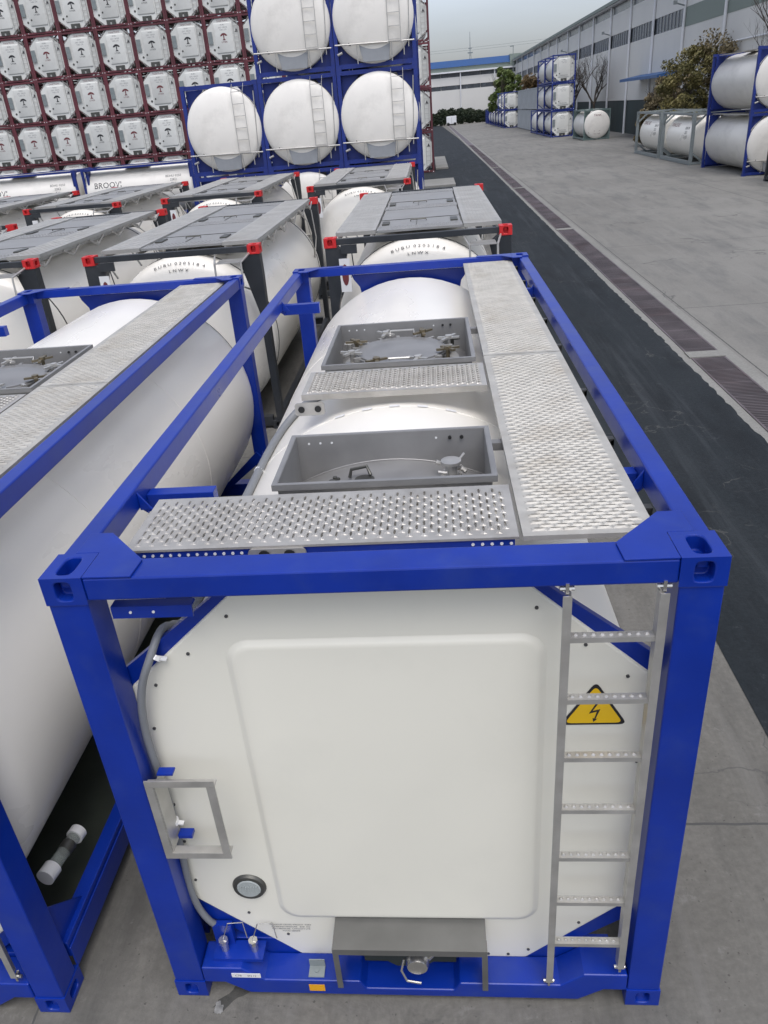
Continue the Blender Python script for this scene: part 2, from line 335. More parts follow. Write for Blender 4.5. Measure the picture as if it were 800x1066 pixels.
def perf(mb, x0, x1, y0, y1, z, px, py, hx, hy, along='x', margin=.03, rise=.006, flange=.035, n=8):
    """perforated tread: raised slots in brick pattern"""
    X0, X1, Y0, Y1 = x0+margin, x1-margin, y0+margin, y1-margin
    for (a, b, c, d) in ((x0, x1, y0, Y0), (x0, x1, Y1, y1), (x0, X0, Y0, Y1), (X1, x1, Y0, Y1)):
        mb.add([(a, c, z), (b, c, z), (b, d, z), (a, d, z)], [(0, 1, 2, 3)])
    th = .004
    for (a, b, c, d) in ((x0, x1, y0, y0+th), (x0, x1, y1-th, y1), (x0, x0+th, y0+th, y1-th), (x1-th, x1, y0+th, y1-th)): mb.box(a, b, c, d, z-flange, z-.0005)
    if along == 'y': A0, A1, B0, B1 = Y0, Y1, X0, X1
    else: A0, A1, B0, B1 = X0, X1, Y0, Y1
    nb = max(1, round((B1-B0)/py)); na = max(1, round((A1-A0)/px)); pb = (B1-B0)/nb; pa = (A1-A0)/na
    def P(a, b, zz): return (b, a, zz) if along == 'y' else (a, b, zz)
    for j in range(nb):
        b0 = B0+j*pb; b1 = b0+pb; offs = (pa/2 if j % 2 else 0); cells = []
        if offs: cells.append((A0, A0+pa/2, False))
        a = A0+offs
        while a+pa <= A1+1e-6: cells.append((a, a+pa, True)); a += pa
        if offs: cells.append((A1-pa/2, A1, False))
        for (a0, a1, hole) in cells:
            if not hole: mb.add([P(a0, b0, z), P(a1, b0, z), P(a1, b1, z), P(a0, b1, z)], [(0, 1, 2, 3)]); continue
            ca, cb = (a0+a1)/2, (b0+b1)/2
            outer = [(a1, cb), (a1, b1), (ca, b1), (a0, b1), (a0, cb), (a0, b0), (ca, b0), (a1, b0)]
            inner = []
            for k in range(8):
                t = math.pi*k/4; c, s = math.cos(t), math.sin(t); q = (abs(c)**2.6+abs(s)**2.6)**(-1/2.6)
                inner.append((ca+c*q*hx/2, cb+s*q*hy/2))
            lo = [P(u, v, z) for u, v in outer]; mi = [P(ca+(u-ca)*1.35, cb+(v-cb)*1.5, z+rise*.7) for u, v in inner]
            hi = [P(u, v, z+rise) for u, v in inner]; dn = [P(u, v, z-.002) for u, v in inner]
            vs = lo+mi+hi+dn; fs = []
            for l in range(3):
                for k in range(8): fs.append((l*8+k, l*8+(k+1) % 8, (l+1)*8+(k+1) % 8, (l+1)*8+k))
            mb.add(vs, fs)
def oct_pts(w=1.07, zt=2.44, zb=.115, ctx=.53, cbx=.56, ctz=.49, cbz=.47):
    return [(-cbx, zb), (cbx+.02, zb), (w, zb+cbz), (w, zt-ctz), (ctx, zt), (-ctx, zt), (-w, zt-ctz), (-w, zb+cbz)]
L0 = 6.058; HW = 1.219; HT = 2.591

def castings(root, m, name='corner_casting', bev=.006, mtop=None, inset=0):
    first = {}
    for sx in (-1, 1):
        for (sy, cy) in ((-1, 0), (1, L0)):
            for (sz, cz) in ((-1, 0), (1, HT)):
                mb = MB(); casting(mb, sx*(HW-inset), cy, cz, sx, sy, sz)
                mb.build(name, (mtop or m) if sz > 0 else m, root, bevel=bev)

def barrel_mb(R_, cz, prof, holes=(), n=64):
    ys = sorted(set([p[0] for p in prof] + [h[i] for h in holes for i in (0, 1)]))
    def rad(y):
        for (a, b) in zip(prof, prof[1:]):
            if a[0] <= y <= b[0]:
                return a[1] + (b[1]-a[1])*((y-a[0])/(b[0]-a[0]) if b[0] > a[0] else 0)
        return prof[-1][1]
    angs = [2*math.pi*k/n for k in range(n)]
    xs = sorted({h[2] for h in holes})
    for x in xs:
        a = math.asin(x/R_)
        for v in (a, 2*math.pi-a):
            i = min(range(len(angs)), key=lambda j: abs(angs[j]-v)); angs[i] = v
    mb = MB(); vs = []; fs = []
    for y in ys:
        r = rad(y)
        for t in angs: vs.append((r*math.sin(t), y, cz+r*math.cos(t)))
    for i in range(len(ys)-1):
        ym = (ys[i]+ys[i+1])/2
        for k in range(n):
            k2 = (k+1) % n; tm = angs[k] + ((angs[k2]-angs[k]) % (2*math.pi))/2; xm = R_*math.sin(tm)
            if math.cos(tm) > 0 and any(h[0] < ym < h[1] and abs(xm) < h[2] for h in holes): continue
            fs.append((i*n+k, i*n+k2, (i+1)*n+k2, (i+1)*n+k))
    fs += [tuple(range(n)), tuple(range((len(ys)-1)*n, len(ys)*n))]
    mb.add(vs, fs); return mb

def open_box(mb, x0, x1, y0, y1, zf, zt, lip=.022, th=.004):
    """four walls whose feet follow zf(x), with an outward lip"""
    n = 12
    for (yy, s) in ((y0, 1), (y1, -1)):
        ya, yb = sorted((yy, yy+s*th)); xs = [x0+(x1-x0)*i/n for i in range(n+1)]
        poly = [(x, zf(x)) for x in xs] + [(x1, zt), (x0, zt)]
        mb.prism(poly, 'y', ya, yb)
    mb.box(x0, x0+th, y0+th, y1-th, zf(x0)-.01, zt); mb.box(x1-th, x1, y0+th, y1-th, zf(x1)-.01, zt)
    mb.box(x0-lip, x1+lip, y0-lip, y0, zt-.003, zt+.002); mb.box(x0-lip, x1+lip, y1, y1+lip, zt-.003, zt+.002)
    mb.box(x0-lip, x0, y0, y1, zt-.003, zt+.002); mb.box(x1, x1+lip, y0, y1, zt-.003, zt+.002)
    for (a, b, c, d) in ((x0-lip, x1+lip, y0-lip, y0-lip+th), (x0-lip, x1+lip, y1+lip-th, y1+lip)): mb.box(a, b, c, d, zt-.028, zt-.0035)
    for (a, b) in ((x0-lip, x0-lip+th), (x1+lip-th, x1+lip)): mb.box(a, b, y0-lip+th, y1+lip-th, zt-.028, zt-.0035)

def clamp(mb, x, y, z, ang):
    c, s = math.cos(ang), math.sin(ang)
    def T(a, b, h): return (x+a*c-b*s, y+a*s+b*c, z+h)
    mb.bar(T(-.05, 0, -.05), T(.03, 0, -.05), .03, .012); mb.tube([T(0, 0, -.09), T(0, 0, .012)], .009, 8)
    mb.bar(T(-.045, -.03, .012), T(.045, .03, .018), .016, .012); mb.bar(T(-.045, .03, .012), T(.045, -.03, .018), .016, .012)
    mb.tube([T(0, 0, .008), T(0, 0, .03)], .017, 8)

# ---------------------------------------------------------------- the near blue-framed container
def make_hero():
    t = empty('tank_container')
    castings(t, BLUE)
    X = HW-.004
    # corner posts: plate profile with a splayed inner return
    for sx in (-1, 1):
        for (y0, y1) in ((.006, .15), (L0-.15, L0-.006)):
            mb = MB(); fy = y0 if y0 < 1 else y1; by = y1 if y0 < 1 else y0
            poly = [(sx*X, fy), (sx*1.062, fy), (sx*1.062, by), (sx*X, by)]
            mb.prism(poly, 'z', .118, HT-.118); mb.build('corner_post', BLUE, t, bevel=.006)
    # top beams
    MB().box(-1.057, 1.057, .004, .142, 2.487, 2.583).build('front_top_beam', BLUE, t, bevel=.007)
    mb = MB().box(-1.057, 1.057, L0-.10, L0-.006, 2.505, 2.583)
    mb.prism([(-.62, 2.489), (.62, 2.489), (.60, 2.44), (.54, 2.36), (.50, 2.15), (-.50, 2.15), (-.54, 2.36), (-.60, 2.44)], 'y', L0-.02, L0-.008)
    mb.build('rear_top_beam', BLUE, t, bevel=.004)
    # corner plates lying over the beam and rail
    for s in (-1, 1):
        mb = MB(); mb.prism([(s*1.055, .004), (s*.87, .002), (s*.865, .12), (s*1.06, .335), (s*1.15, .335), (s*1.15, .18), (s*1.055, .18)], 'z', 2.584, 2.592)
        mb.build('corner_plate', BLUE, t, bevel=.002)
        mb = MB(); mb.prism([(s*1.055, L0-.004), (s*.70, L0-.01), (s*.70, L0-.08), (s*.95, L0-.10), (s*1.06, L0-.25), (s*1.15, L0-.25), (s*1.15, L0-.18), (s*1.055, L0-.18)], 'z', 2.584, 2.592)
        mb.build('corner_plate', BLUE, t, bevel=.002)
        mb = MB().box(*sorted((s*1.212, s*1.122)), .178, L0-.178, 2.475, 2.58); mb.build('top_rail', BLUE, t, bevel=.008)
        mb = MB().box(*sorted((s*1.205, s*1.12)), .178, L0-.178, .19, .30); mb.box(*sorted((s*1.215, s*1.205)), .178, L0-.178, .10, .26); mb.box(*sorted((s*1.16, s*1.12)), .3, L0-.3, .06, .19)
        mb.build('bottom_rail', BLUE, t, bevel=.006)
        for y in (.86, 4.72):
            mb = MB(); mb.prism([(s*1.121, 2.47), (s*1.121, 2.56), (s*1.06, 2.47)], 'y', y-.10, y-.09)
            mb.box(*sorted((s*1.121, s*.80)), y, y+.07, 2.41, 2.50); mb.prism([(s*1.121, 2.41), (s*1.20, 2.475), (s*1.121, 2.475)], 'y', y-.02, y+.09)
            mb.build('rail_arm', BLUE, t, bevel=.003)
        # side end-frame stiffener rising from the bottom rail
        mb = MB(); mb.prism([(.15, .3), (.45, .3), (.15, .62)], 'x', s*1.17-.005, s*1.17+.005); mb.build('gusset', BLUE, t)
        mb = MB(); mb.prism([(L0-.15, .3), (L0-.45, .3), (L0-.15, .62)], 'x', s*1.17-.005, s*1.17+.005); mb.build('gusset', BLUE, t)
    # bottom beam of the front
    pts = [(-1.057, .115), (-.95, .115), (-.83, .03), (.83, .03), (.95, .115), (1.057, .115), (1.057, .232), (.85, .232), (.74, .142), (.25, .142), (.22, .085), (-.22, .085), (-.25, .142), (-.74, .142), (-.85, .232), (-1.057, .232)]
    MB().prism(pts, 'y', .003, .15).build('front_bottom_beam', BLUE, t, bevel=.007)
    mb = MB().box(-1.0, -.26, .152, .20, .06, .255).box(.26, 1.0, .152, .20, .06, .255).box(-.26, -.2, .152, .5, .05, .2).box(.2, .26, .152, .5, .05, .2)
    mb.prism([(-.24, .03), (.24, .03), (.24, .09), (.16, .16), (.1, .09), (-.1, .09), (-.16, .16), (-.24, .09)], 'y', .152, .165)
    mb.build('front_sill', BLUE, t, bevel=.004)
    MB().box(-1.057, 1.057, L0-.15, L0-.006, .05, .2).build('rear_bottom_beam', BLUE, t, bevel=.007)
    MB().box(-1.1, 1.1, .52, 5.6, .045, .06).build('underside_shade_sheet', UNDERSHADE, t)  # added dark sheet, paints the shade below the barrel
    for s in (-1, 1):
        for (p, q) in (((1.12, 1.90), (.46, 2.50)), ((1.12, .60), (.52, .04))):
            for yb in ((.16, L0-.20) if p[1] < 1.3 else (.16,)):
                d = Vector((q[0]-p[0], q[1]-p[1])).normalized(); nn = Vector((-d.y, d.x)); nn = nn if nn.dot(Vector((1, 1 if p[1] > 1.3 else -1))) > 0 else -nn
                P = [Vector(p)-nn*.03, Vector(q)-nn*.03, Vector(q)+nn*.085, Vector(p)+nn*.085]
                zmax = 2.486 if p[1] > 1.3 else 9; zmin = .06 if p[1] < 1.3 else 0
                mb = MB(); mb.prism([(s*max(.3, min(v.x, 1.2)), max(zmin, min(v.y, zmax))) for v in P], 'y', yb, yb+.035); mb.build('diagonal_brace', BLUE, t, bevel=.003)
    # short strut with two holes
    mb = MB().box(-1.005, -.69, .05, .06, 2.372, 2.425).box(-1.005, -.69, .06, .10, 2.415, 2.425); mb.k = 1
    for x in (-.93, -.84): mb.tube([(x, .047, 2.40), (x, .05, 2.40)], .006, 8)
    mb.build('strut', [BLUE, STICK], t)
    # barrel
    CZ, RB = 1.29, 1.165
    prof = [(.26, 1.0), (.30, 1.08), (.36, 1.14), (.44, 1.165), (5.84, 1.165), (5.90, 1.158), (5.94, 1.135), (5.96, 1.10), (5.975, 1.04), (5.985, .95), (5.99, .6), (6.0, .3)]
    B1 = (.835, 1.385, .485); B2 = (2.64, 3.66, .485)
    mb = barrel_mb(RB, CZ, prof, [B1, B2]); brl = mb.build('tank_barrel', WHITE, t, smooth=40)
    for y in (2.02, 3.98): MB().lathe([(y-.012, 1.164), (y-.010, 1.1675), (y+.010, 1.1675), (y+.012, 1.164)], (0, 0, CZ), 64).build('cladding_band', WHITE, t, smooth=30)
    mb = MB(); mb.lathe([(5.93, 1.10), (5.935, 1.150), (5.955, 1.142), (5.96, 1.08)], (0, 0, CZ), 64); mb.build('seal_ring', BLACK, t, smooth=30)
    def zc(x, r=1.10): return CZ + math.sqrt(max(0, r*r-x*x))
    for (a, b, h), floor in ((B1, 1), (B2, 1)):
        mb = MB(); n = 16; vs = []; fs = []
        for i in range(n+1):
            x = -h + 2*h*i/n
            for y in (a, b): vs.append((x, y, zc(x)))
        for i in range(n): fs.append((2*i, 2*i+1, 2*i+3, 2*i+2))
        mb.add(vs, fs)
        for y in (a+.006, b-.006): mb.tube([(-h+2*h*i/n, y, zc(-h+2*h*i/n)+.003) for i in range(n+1)], .004, 6)
        bx = MB(); open_box(bx, -h-.002, h+.002, a-.002, b+.002, zc, 2.54)
        pb = bx.build('manhole_box' if b > 3 else 'valve_box', BOXST, t)
        mb.build('box_floor', BOXST, pb, smooth=30)
        rv = MB()
        for x in (-.42, -.36, -.30, .24): rv.tube([(x, b-.004, 2.50), (x, b-.001, 2.50)], .006, 8)
        rv.build('drain_hole', STICK, pb)
        for x in (.31, .37): MB().tube([(x, b-.014, 2.50), (x, b-.001, 2.50)], .009, 8).build('bolt', BLACK, pb)
    # brackets holding the boxes and walkways
    for y in (1.25, 3.45):
        MB().box(.51, .57, y, y+.05, 2.47, 2.51).build('box_bracket', BOXST, t)
    for y0 in (.745, 2.50):
        mb = MB(); mb.prism([(x, zc(x, 1.170)) for x in [-.5+i*.1 for i in range(11)]] + [(x, zc(x, 1.185)) for x in [.5-i*.1 for i in range(11)]], 'y', y0, y0+.03)
        mb.build('saddle_strip', STEEL, t)
    for i in range(5): MB().bar((-.33+i*.165-.03, 2.0, zc(-.33+i*.165-.03, 1.172)), (-.33+i*.165+.03, 2.0, zc(-.33+i*.165+.03, 1.172)), .02, .006).build('spacer', STICK, t)
    # manhole lid with clamps
    cx, cy, z0 = .0, 3.17, 2.385
    lid = MB(); lid.lathe([(0, .30), (.055, .30), (.06, .34), (.072, .34), (.073, .325), (.085, .325), (.088, .30), (.080, .27), (.098, .20), (.106, .05)], (cx, cy, z0), 16, 'z')
    lo = lid.build('manhole_lid', BOXST, t, smooth=30)
    for k in range(16):
        a = 2*math.pi*(k+.25)/16; MB().box(-.028, .028, -.012, .012, 0, .03).build('lid_lug', STEEL, lo, loc=(cx+.345*math.cos(a), cy+.345*math.sin(a), z0+.055)).rotation_euler = (0, 0, a)
    for k in range(8):
        mb = MB(); a = math.pi*2*k/8+.35; clamp(mb, 0, 0, 0, a); mb.v = [(cx+math.cos(a)*.37+x*1.5, cy+math.sin(a)*.37+y*1.5, z0+.095+z*1.15) for x, y, z in mb.v]; mb.build('swing_clamp', BRASS if k % 2 else STEEL, lo)
    mb = MB(); mb.tube([(cx-.09, cy+.30, z0+.10), (cx-.09, cy+.34, z0+.13), (cx+.09, cy+.34, z0+.13), (cx+.09, cy+.30, z0+.10)], .008, 6); mb.build('lid_handle', STEEL, lo)
    mb = MB(); mb.tube([(cx-.07, cy-.30, z0+.10), (cx-.07, cy-.35, z0+.12), (cx+.07, cy-.35, z0+.12), (cx+.07, cy-.30, z0+.10)], .008, 6)
    mb.build('lid_handle', STEEL, lo); MB().box(cx-.30, cx-.12, cy-.40, cy-.32, z0+.0, z0+.06).build('hinge', STEEL, lo)
    mb = MB(); mb.lathe([(0, .075), (.012, .075), (.02, .05)], (-.37, 2.86, 2.34), 20, 'z'); mb.tube([(-.37, 2.86, 2.35), (-.33, 2.88, 2.42)], .01, 8); mb.build('fitting', STEEL, t, smooth=35)
    mb = MB(); mb.lathe([(0, .07), (.01, .07), (.012, .05)], (.38, 2.90, 2.33), 20, 'z'); mb.tube([(.38+.06*math.cos(a/3), 2.90+.06*math.sin(a/3), 2.37) for a in range(20)], .006, 6); mb.build('fitting', STEEL, t, smooth=35)
    mb = MB(); mb.lathe([(0, .42), (.012, .42), (.016, .40), (.016, .33)], (cx, cy, 2.372), 40, 'z'); mb.build('lid_ring', STEEL, lo, smooth=35)
    mb = MB(); mb.tube([(-.46, 2.78, 2.40), (-.30, 2.74, 2.43), (.05, 2.73, 2.44), (.30, 2.76, 2.42)], .012, 8); mb.build('vent_pipe', STEEL, t, smooth=35)
    mb = MB(); mb.tube([(.36, 3.42, 2.36), (.36, 3.42, 2.47)], .03, 12); mb.tube([(.30, 3.42, 2.45), (.43, 3.40, 2.46)], .012, 8); mb.build('fitting', STEELD, t, smooth=35)
    mb = MB(); mb.tube([(-.40, 3.45, 2.36), (-.40, 3.45, 2.45)], .022, 12); mb.tube([(-.44, 3.45, 2.45), (-.35, 3.44, 2.455)], .010, 8); mb.build('fitting', STEEL, t, smooth=35)
    # valves in the front box
    mb = MB(); mb.lathe([(0, .055), (.015, .055), (.02, .03), (.10, .03), (.105, .05), (.12, .05)], (.31, 1.17, zc(.31)), 20, 'z')
    for k in range(6):
        a = k*math.pi/3; mb.tube([(.31+.045*math.cos(a), 1.17+.045*math.sin(a), zc(.31)+.01), (.31+.045*math.cos(a), 1.17+.045*math.sin(a), zc(.31)+.05)], .008, 6)
    for k in range(9):
        rn = random.Random(k); p = Vector((.31+rn.uniform(-.07, .08), 1.17+rn.uniform(-.06, .07), zc(.31)+rn.uniform(.02, .10))); q = p+Vector((rn.uniform(-.05, .05), rn.uniform(-.05, .05), rn.uniform(-.02, .05))); mb.tube([p, q], rn.uniform(.007, .014), 7)
    mb.build('relief_valve', STEEL, t, smooth=35)
    mb = MB(); mb.lathe([(0, .05), (.012, .05), (.016, .03)], (-.12, 1.15, zc(-.12)), 20, 'z'); mb.tube([(-.20, 1.20, zc(-.2)+.01), (-.19, 1.21, zc(-.2)+.05), (-.11, 1.20, zc(-.1)+.055), (-.09, 1.17, zc(-.1)+.02)], .009, 8)
    mb.tube([(-.28, 1.13, zc(-.28)), (-.28, 1.13, zc(-.28)+.05)], .016, 8); mb.tube([(-.27, 1.17, zc(-.28)), (-.27, 1.17, zc(-.28)+.05)], .012, 8); mb.bar((-.30, 1.12, zc(-.28)+.035), (-.25, 1.18, zc(-.28)+.035), .012)
    mb.build('air_valve', STEELD, t, smooth=35)
    # walkways
    for (a, b) in ((.265, 2.618), (2.63, 5.94)):
        mb = MB(); perf(mb, .56, 1.05, a, b, 2.545, .0615, .028, .040, .011, 'x', margin=.034, flange=.02); wk = mb.build('long_walkway', WALKST, t, recalc=False)
        sp = MB(); y = a+.25
        while y < b: sp.box(.60, 1.10, y, y+.04, 2.475, 2.508); sp.prism([(1.10, 2.508), (1.10, 2.44), (1.06, 2.475)], 'y', y, y+.005); y += .72
        sp.build('walkway_bracket', STEELD, wk)
    mb = MB(); perf(mb, -1.0, .545, .262, .712, 2.545, .062, .0285, .040, .0095, 'y', margin=.03, rise=.006, flange=.010); wk = mb.build('cross_walkway', CROSSST, t, recalc=False)
    mb = MB(); mb.box(-1.0, .53, .268, .274, 2.455, 2.532)
    mb.build('perforated_flange', BLUE, wk)
    mb = MB()
    for i in range(42):
        x = -.96+i*.036
        if -.52 < x < .36: continue
        mb.tube([(x, .2655, 2.515), (x, .268, 2.515)], .0065, 8)
    mb.build('flange_hole', STICK, wk)
    mb = MB(); mb.prism(rrect(-.50, -.27, 2.475, 2.536, .02), 'y', .252, .261); mb.k = 1
    for x in (-.435, -.335): mb.lathe([(-.004, .024), (.0, .024), (0, .016)], (x, .251, 2.508), 14, 'y')
    mb.build('bolted_bracket', [STEEL, BLACK], wk)
    mb = MB(); perf(mb, -.555, .545, 2.035, 2.475, 2.545, .040, .030, .026, .017, 'y', margin=.03, rise=.008); wk = mb.build('cross_walkway', CROSSST, t, recalc=False)
    mb = MB(); mb.prism(rrect(-.60, -.42, 2.42, 2.50, .02), 'y', 2.02, 2.03); mb.k = 1
    for x in (-.56, -.46): mb.lathe([(-.004, .02), (.0, .02), (0, .012)], (x, 2.018, 2.46), 14, 'y')
    mb.build('bolted_bracket', [STEEL, BLACK], wk)
    mb = MB(); mb.prism(rrect(-.56, -.46, 2.40, 2.49, .02), 'y', .79, .80); mb.build('box_bracket', STEEL, t)
    # conduit
    def bx_(a, y): return (1.19*math.sin(R(a)), y, CZ+1.19*math.cos(R(a)))
    path = [bx_(-26, 2.55), bx_(-32, 2.58), bx_(-38, 2.50), bx_(-43, 2.3), bx_(-45, 2.0), bx_(-46, 1.5), bx_(-47, .8), bx_(-48, .42), (-.90, .22, 2.20), (-.935, .11, 2.13), (-1.0, .09, 1.97), (-1.035, .095, 1.72), (-1.035, .12, 1.3), (-1.045, .12, .95), (-1.055, .12, .72), (-1.045, .125, .55), (-1.01, .13, .43), (-.97, .15, .34)]
    P = [Vector(p) for p in path]; fine = []
    for i in range(len(P)-1):
        p0, p1, p2, p3 = P[max(i-1, 0)], P[i], P[i+1], P[min(i+2, len(P)-1)]
        for k in range(6):
            u = k/6; fine.append(.5*((2*p1)+(p2-p0)*u+(2*p0-5*p1+4*p2-p3)*u*u+(3*p1-p0-3*p2+p3)*u**3))
    fine.append(P[-1]); mb = MB(); mb.tube(fine, [.026 if p.y > .3 else .017 for p in fine], 10); cd = mb.build('conduit', CONDUIT, t, smooth=50)
    for p, d in ((Vector(bx_(-45.5, 1.9)), (0, 1, 0)), (Vector(bx_(-46.2, 1.4)), (0, 1, 0)), (Vector(bx_(-47, .85)), (0, 1, 0)), (Vector((-.925, .13, 2.12)), (-.3, -.6, -.5)), (Vector((-1.03, .095, 1.2)), (0, 0, 1))):
        d = Vector(d).normalized(); mb = MB(); mb.tube([p-d*.01, p+d*.01], .029, 10); mb.bar(p, p+Vector((.05, 0, -.01)), .02, .008); mb.build('clip', PVC, cd)
    # end panel
    mb = MB(); o = oct_pts(); mb.prism(o, 'y', .15, .30); ep = mb.build('end_panel', PANEL, t, bevel=.012)
    mb = MB(); lo = []
    for (ins, dp) in ((-.018, 0.0), (-.010, .002), (.004, .012), (.012, .0155), (.026, .017)):
        lo.append([(x, .149-dp, z) for x, z in rrect(-.62+ins, .625-ins, .455+ins, 2.165-ins, .09-ins*.8, 6)])
    loft(mb, lo); mb.build('raised_cover', PANEL, ep, smooth=35)
    for (x, z) in ((-.60, 2.30), (-.79, 2.12), (-.96, 1.96), (-1.02, 1.72), (-1.03, 1.25), (-1.03, 1.0), (-1.03, .72), (-.80, .47), (-.62, .30), (-.40, .16), (.40, .16), (.50, .16), (.60, .2), (.84, .42), (.98, .60), (1.03, .90), (1.03, 1.5), (.60, 2.30), (.79, 2.12), (.96, 1.96)):
        MB().tube([(x, .145, z), (x, .152, z)], .0075, 8).build('panel_bolt', RIVET, ep)
    mb = MB(); mb.lathe([(-.012, .078), (0, .085), (.004, .085)], (-.765, .146, .675), 28); mb.k = 1; mb.lathe([(-.018, .055), (-.013, .060)], (-.765, .146, .675), 28)
    for k in range(7): mb.bar((-.765-.04+k*.013, .125, .66), (-.765-.036+k*.013, .125, .70), .004)
    g = mb.build('gauge', [STEELD, FROST], ep, smooth=30)
    mb = MB(); lines = ['MAXIMUM GROSS WEIGHT  TARE', 'WORKING PRESSURE   BAR  KG', 'TEST PRESSURE  CAPACITY LTR', 'FOOD GRADE']
    for i, s in enumerate(lines): add_text(mb, s, .013, lambda x, y, i=i: (-.60+x*1.1, .1472, .372-i*.017+y))
    mb.build('small_print', INK, ep, recalc=False)
    # high-voltage sign
    def tri(s, y, c=(.84, 1.785)):
        pts = []
        for a in (90, 210, 330):
            v = Vector((math.cos(R(a)), math.sin(R(a))*.96)); pts.append(v*s*.142)
        res = []
        for i in range(3):
            p = pts[i]; for_p = pts[i-1]; nx = pts[(i+1) % 3]
            for k in range(5):
                u = k/4; a = p+(for_p-p)*.12; b = p+(nx-p)*.12; q = a*(1-u)**2+p*2*u*(1-u)+b*u*u; res.append((c[0]+q.x, c[1]+q.y))
        return res
    mb = MB(); mb.prism(tri(1.10, 0), 'y', .1465, .1485); mb.k = 1; mb.prism(tri(.95, 0), 'y', .1455, .1464); mb.k = 0
    bolt = [(.875, 1.86), (.832, 1.775), (.868, 1.787), (.848, 1.722), (.858, 1.724), (.838, 1.700), (.834, 1.728), (.842, 1.724), (.852, 1.770), (.815, 1.757), (.862, 1.862)]
    mb.add([(.84+(x-.84)*.85, .1448, 1.785+(z-1.775)*.80) for x, z in bolt], [tuple(range(len(bolt)))]); mb.build('warning_sign', [INK, YELLOW], ep, recalc=False)
    # ladder
    mb = MB()
    ld = MB().box(.668, .700, -.012, -.008, .19, 2.455).box(.696, .700, -.008, .035, .19, 2.455).build('ladder_rail', STEEL, t)
    MB().box(.998, 1.030, -.012, -.008, .31, 2.455).box(.998, 1.002, -.008, .035, .31, 2.455).build('ladder_rail', STEEL, t)
    for z in (2.27, 1.98, 1.68, 1.385, 1.09, .79, .49):
        mb = MB(); mb.box(.7, .998, -.006, .030, z-.004, z); mb.box(.7, .998, -.006, -.002, z-.022, z-.004)
        for i in range(9): mb.lathe([(0, .010), (.006, .006), (.007, .003)], (.722+i*.0315, .014, z), 8, 'z')
        mb.build('ladder_rung', STEEL, t)
    for (x, z) in ((.684, .19), (1.014, .31), (.684, 2.455), (1.014, 2.455)):
        s = -1 if z < 1 else 1
        mb = MB(); mb.box(x-.006, x+.006, .0, .03, min(z, z+s*.045), max(z, z+s*.045)); mb.tube([(x-.025, .012, z+s*.02), (x+.025, .012, z+s*.02)], .009, 8); mb.build('ladder_bolt', CHROME, t)
    # document frame
    mb = MB()
    for (a, b, c, d) in ((-1.05, -.745, 1.535, 1.57), (-1.05, -.745, 1.085, 1.12)): mb.box(a, b, -.012, -.006, c, d); mb.box(a, b, -.006, .03, min(c, d) if c > 1.3 else d-.005, (min(c, d)+.005) if c > 1.3 else d)
    for (a, b) in ((-1.05, -1.015), (-.78, -.745)): mb.box(a, b, -.0125, -.0065, 1.121, 1.534)
    mb.box(-1.015, -1.010, -.006, .10, 1.12, 1.535); mb.box(-.785, -.780, -.006, .022, 1.12, 1.535)
    df = mb.build('document_frame', STEEL, t)
    MB().box(-1.0, -.93, .02, .06, 1.571, 1.580).build('frame_tab', BLUE, df); MB().box(-1.005, -.94, .06, .10, 1.13, 1.15).build('frame_tab', BLUE, df)
    # tray over the bottom outlet
    mb = MB(); mb.box(-.36, .385, -.02, .145, .440, .446); mb.box(-.36, .385, -.024, -.02, .405, .446); mb.box(-.36, .385, .146, .149, .446, .565)
    for x in (-.36, .36): mb.box(x, x+.028, -.022, -.018, .13, .404); mb.box(x+(.0 if x < 0 else .024), x+(.004 if x < 0 else .028), -.018, .06, .13, .404)
    tr = mb.build('outlet_tray', TRAYST, t)
    mb = MB(); mb.box(-.34, .365, .12, .1485, .21, .438); mb.box(-.235, .235, .12, .1485, .13, .21); mb.prism([(-.12, .13), (.12, .13), (.07, .09), (-.07, .09)], 'y', .12, .1485); mb.build('dark_outlet_block', UNDERSHADE, t)  # solid dark block: shade below the tray put into its colour
    mb = MB(); mb.lathe([(-.10, .05), (-.08, .058), (-.02, .058), (-.015, .042), (.03, .042)], (.045, .10, .27), 24); mb.tube([(-.02, .02, .31), (-.035, .0, .25), (-.01, -.015, .19), (.06, -.02, .18)], .006, 6); mb.tube([(.1, .05, .27), (.14, .05, .33)], .012, 8)
    mb.build('outlet_valve', CHROME, t, smooth=35)
    # couplings, stickers
    for x in (-.945, -.79):
        mb = MB(); mb.tube([(x, .09, .255), (x, .09, .31)], .018, 8); mb.tube([(x, .09, .31), (x, .09, .335)], .024, 8); mb.tube([(x, .09, .34), (x+.03, .12, .42), (x+.1, .14, .40), (x+.12, .11, .32)], .003, 5); mb.build('air_coupling', CHROME, t)
    MB().box(-1.0, -.74, .04, .14, .232, .254).box(-1.0, -.90, .12, .15, .254, .40).build('coupling_shelf', BLUE, t)
    mb = MB(); mb.box(-.905, -.755, .0, .0025, .165, .197); mb.k = 1
    add_text(mb, 'C78', .02, lambda x, y: (-.87+x, -.0005, .174+y)); add_text(mb, 'EN 12', .018, lambda x, y: (-.80+x, -.0005, .174+y)); mb.build('serial_sticker', [STICK, INK], t, recalc=False)
    MB().box(-.515, -.435, .0005, .0028, .062, .112).build('orange_sticker', ORANGE, t)
    mb = MB(); mb.box(-.515, -.435, .02, .08, .143, .150); mb.box(-.515, -.435, .075, .08, .15, .2); mb.lathe([(0, .012), (.008, .012)], (-.475, .05, .15), 8, 'z'); mb.build('earth_lug', GREYP, t)
    return t
hero = make_hero()
hero['label'] = 'nearest blue-framed white tank container, yellow high-voltage sign and ladder on its cream end'
hero['category'] = 'tank container'; hero['group'] = 'new blue-framed tank containers in the front row'
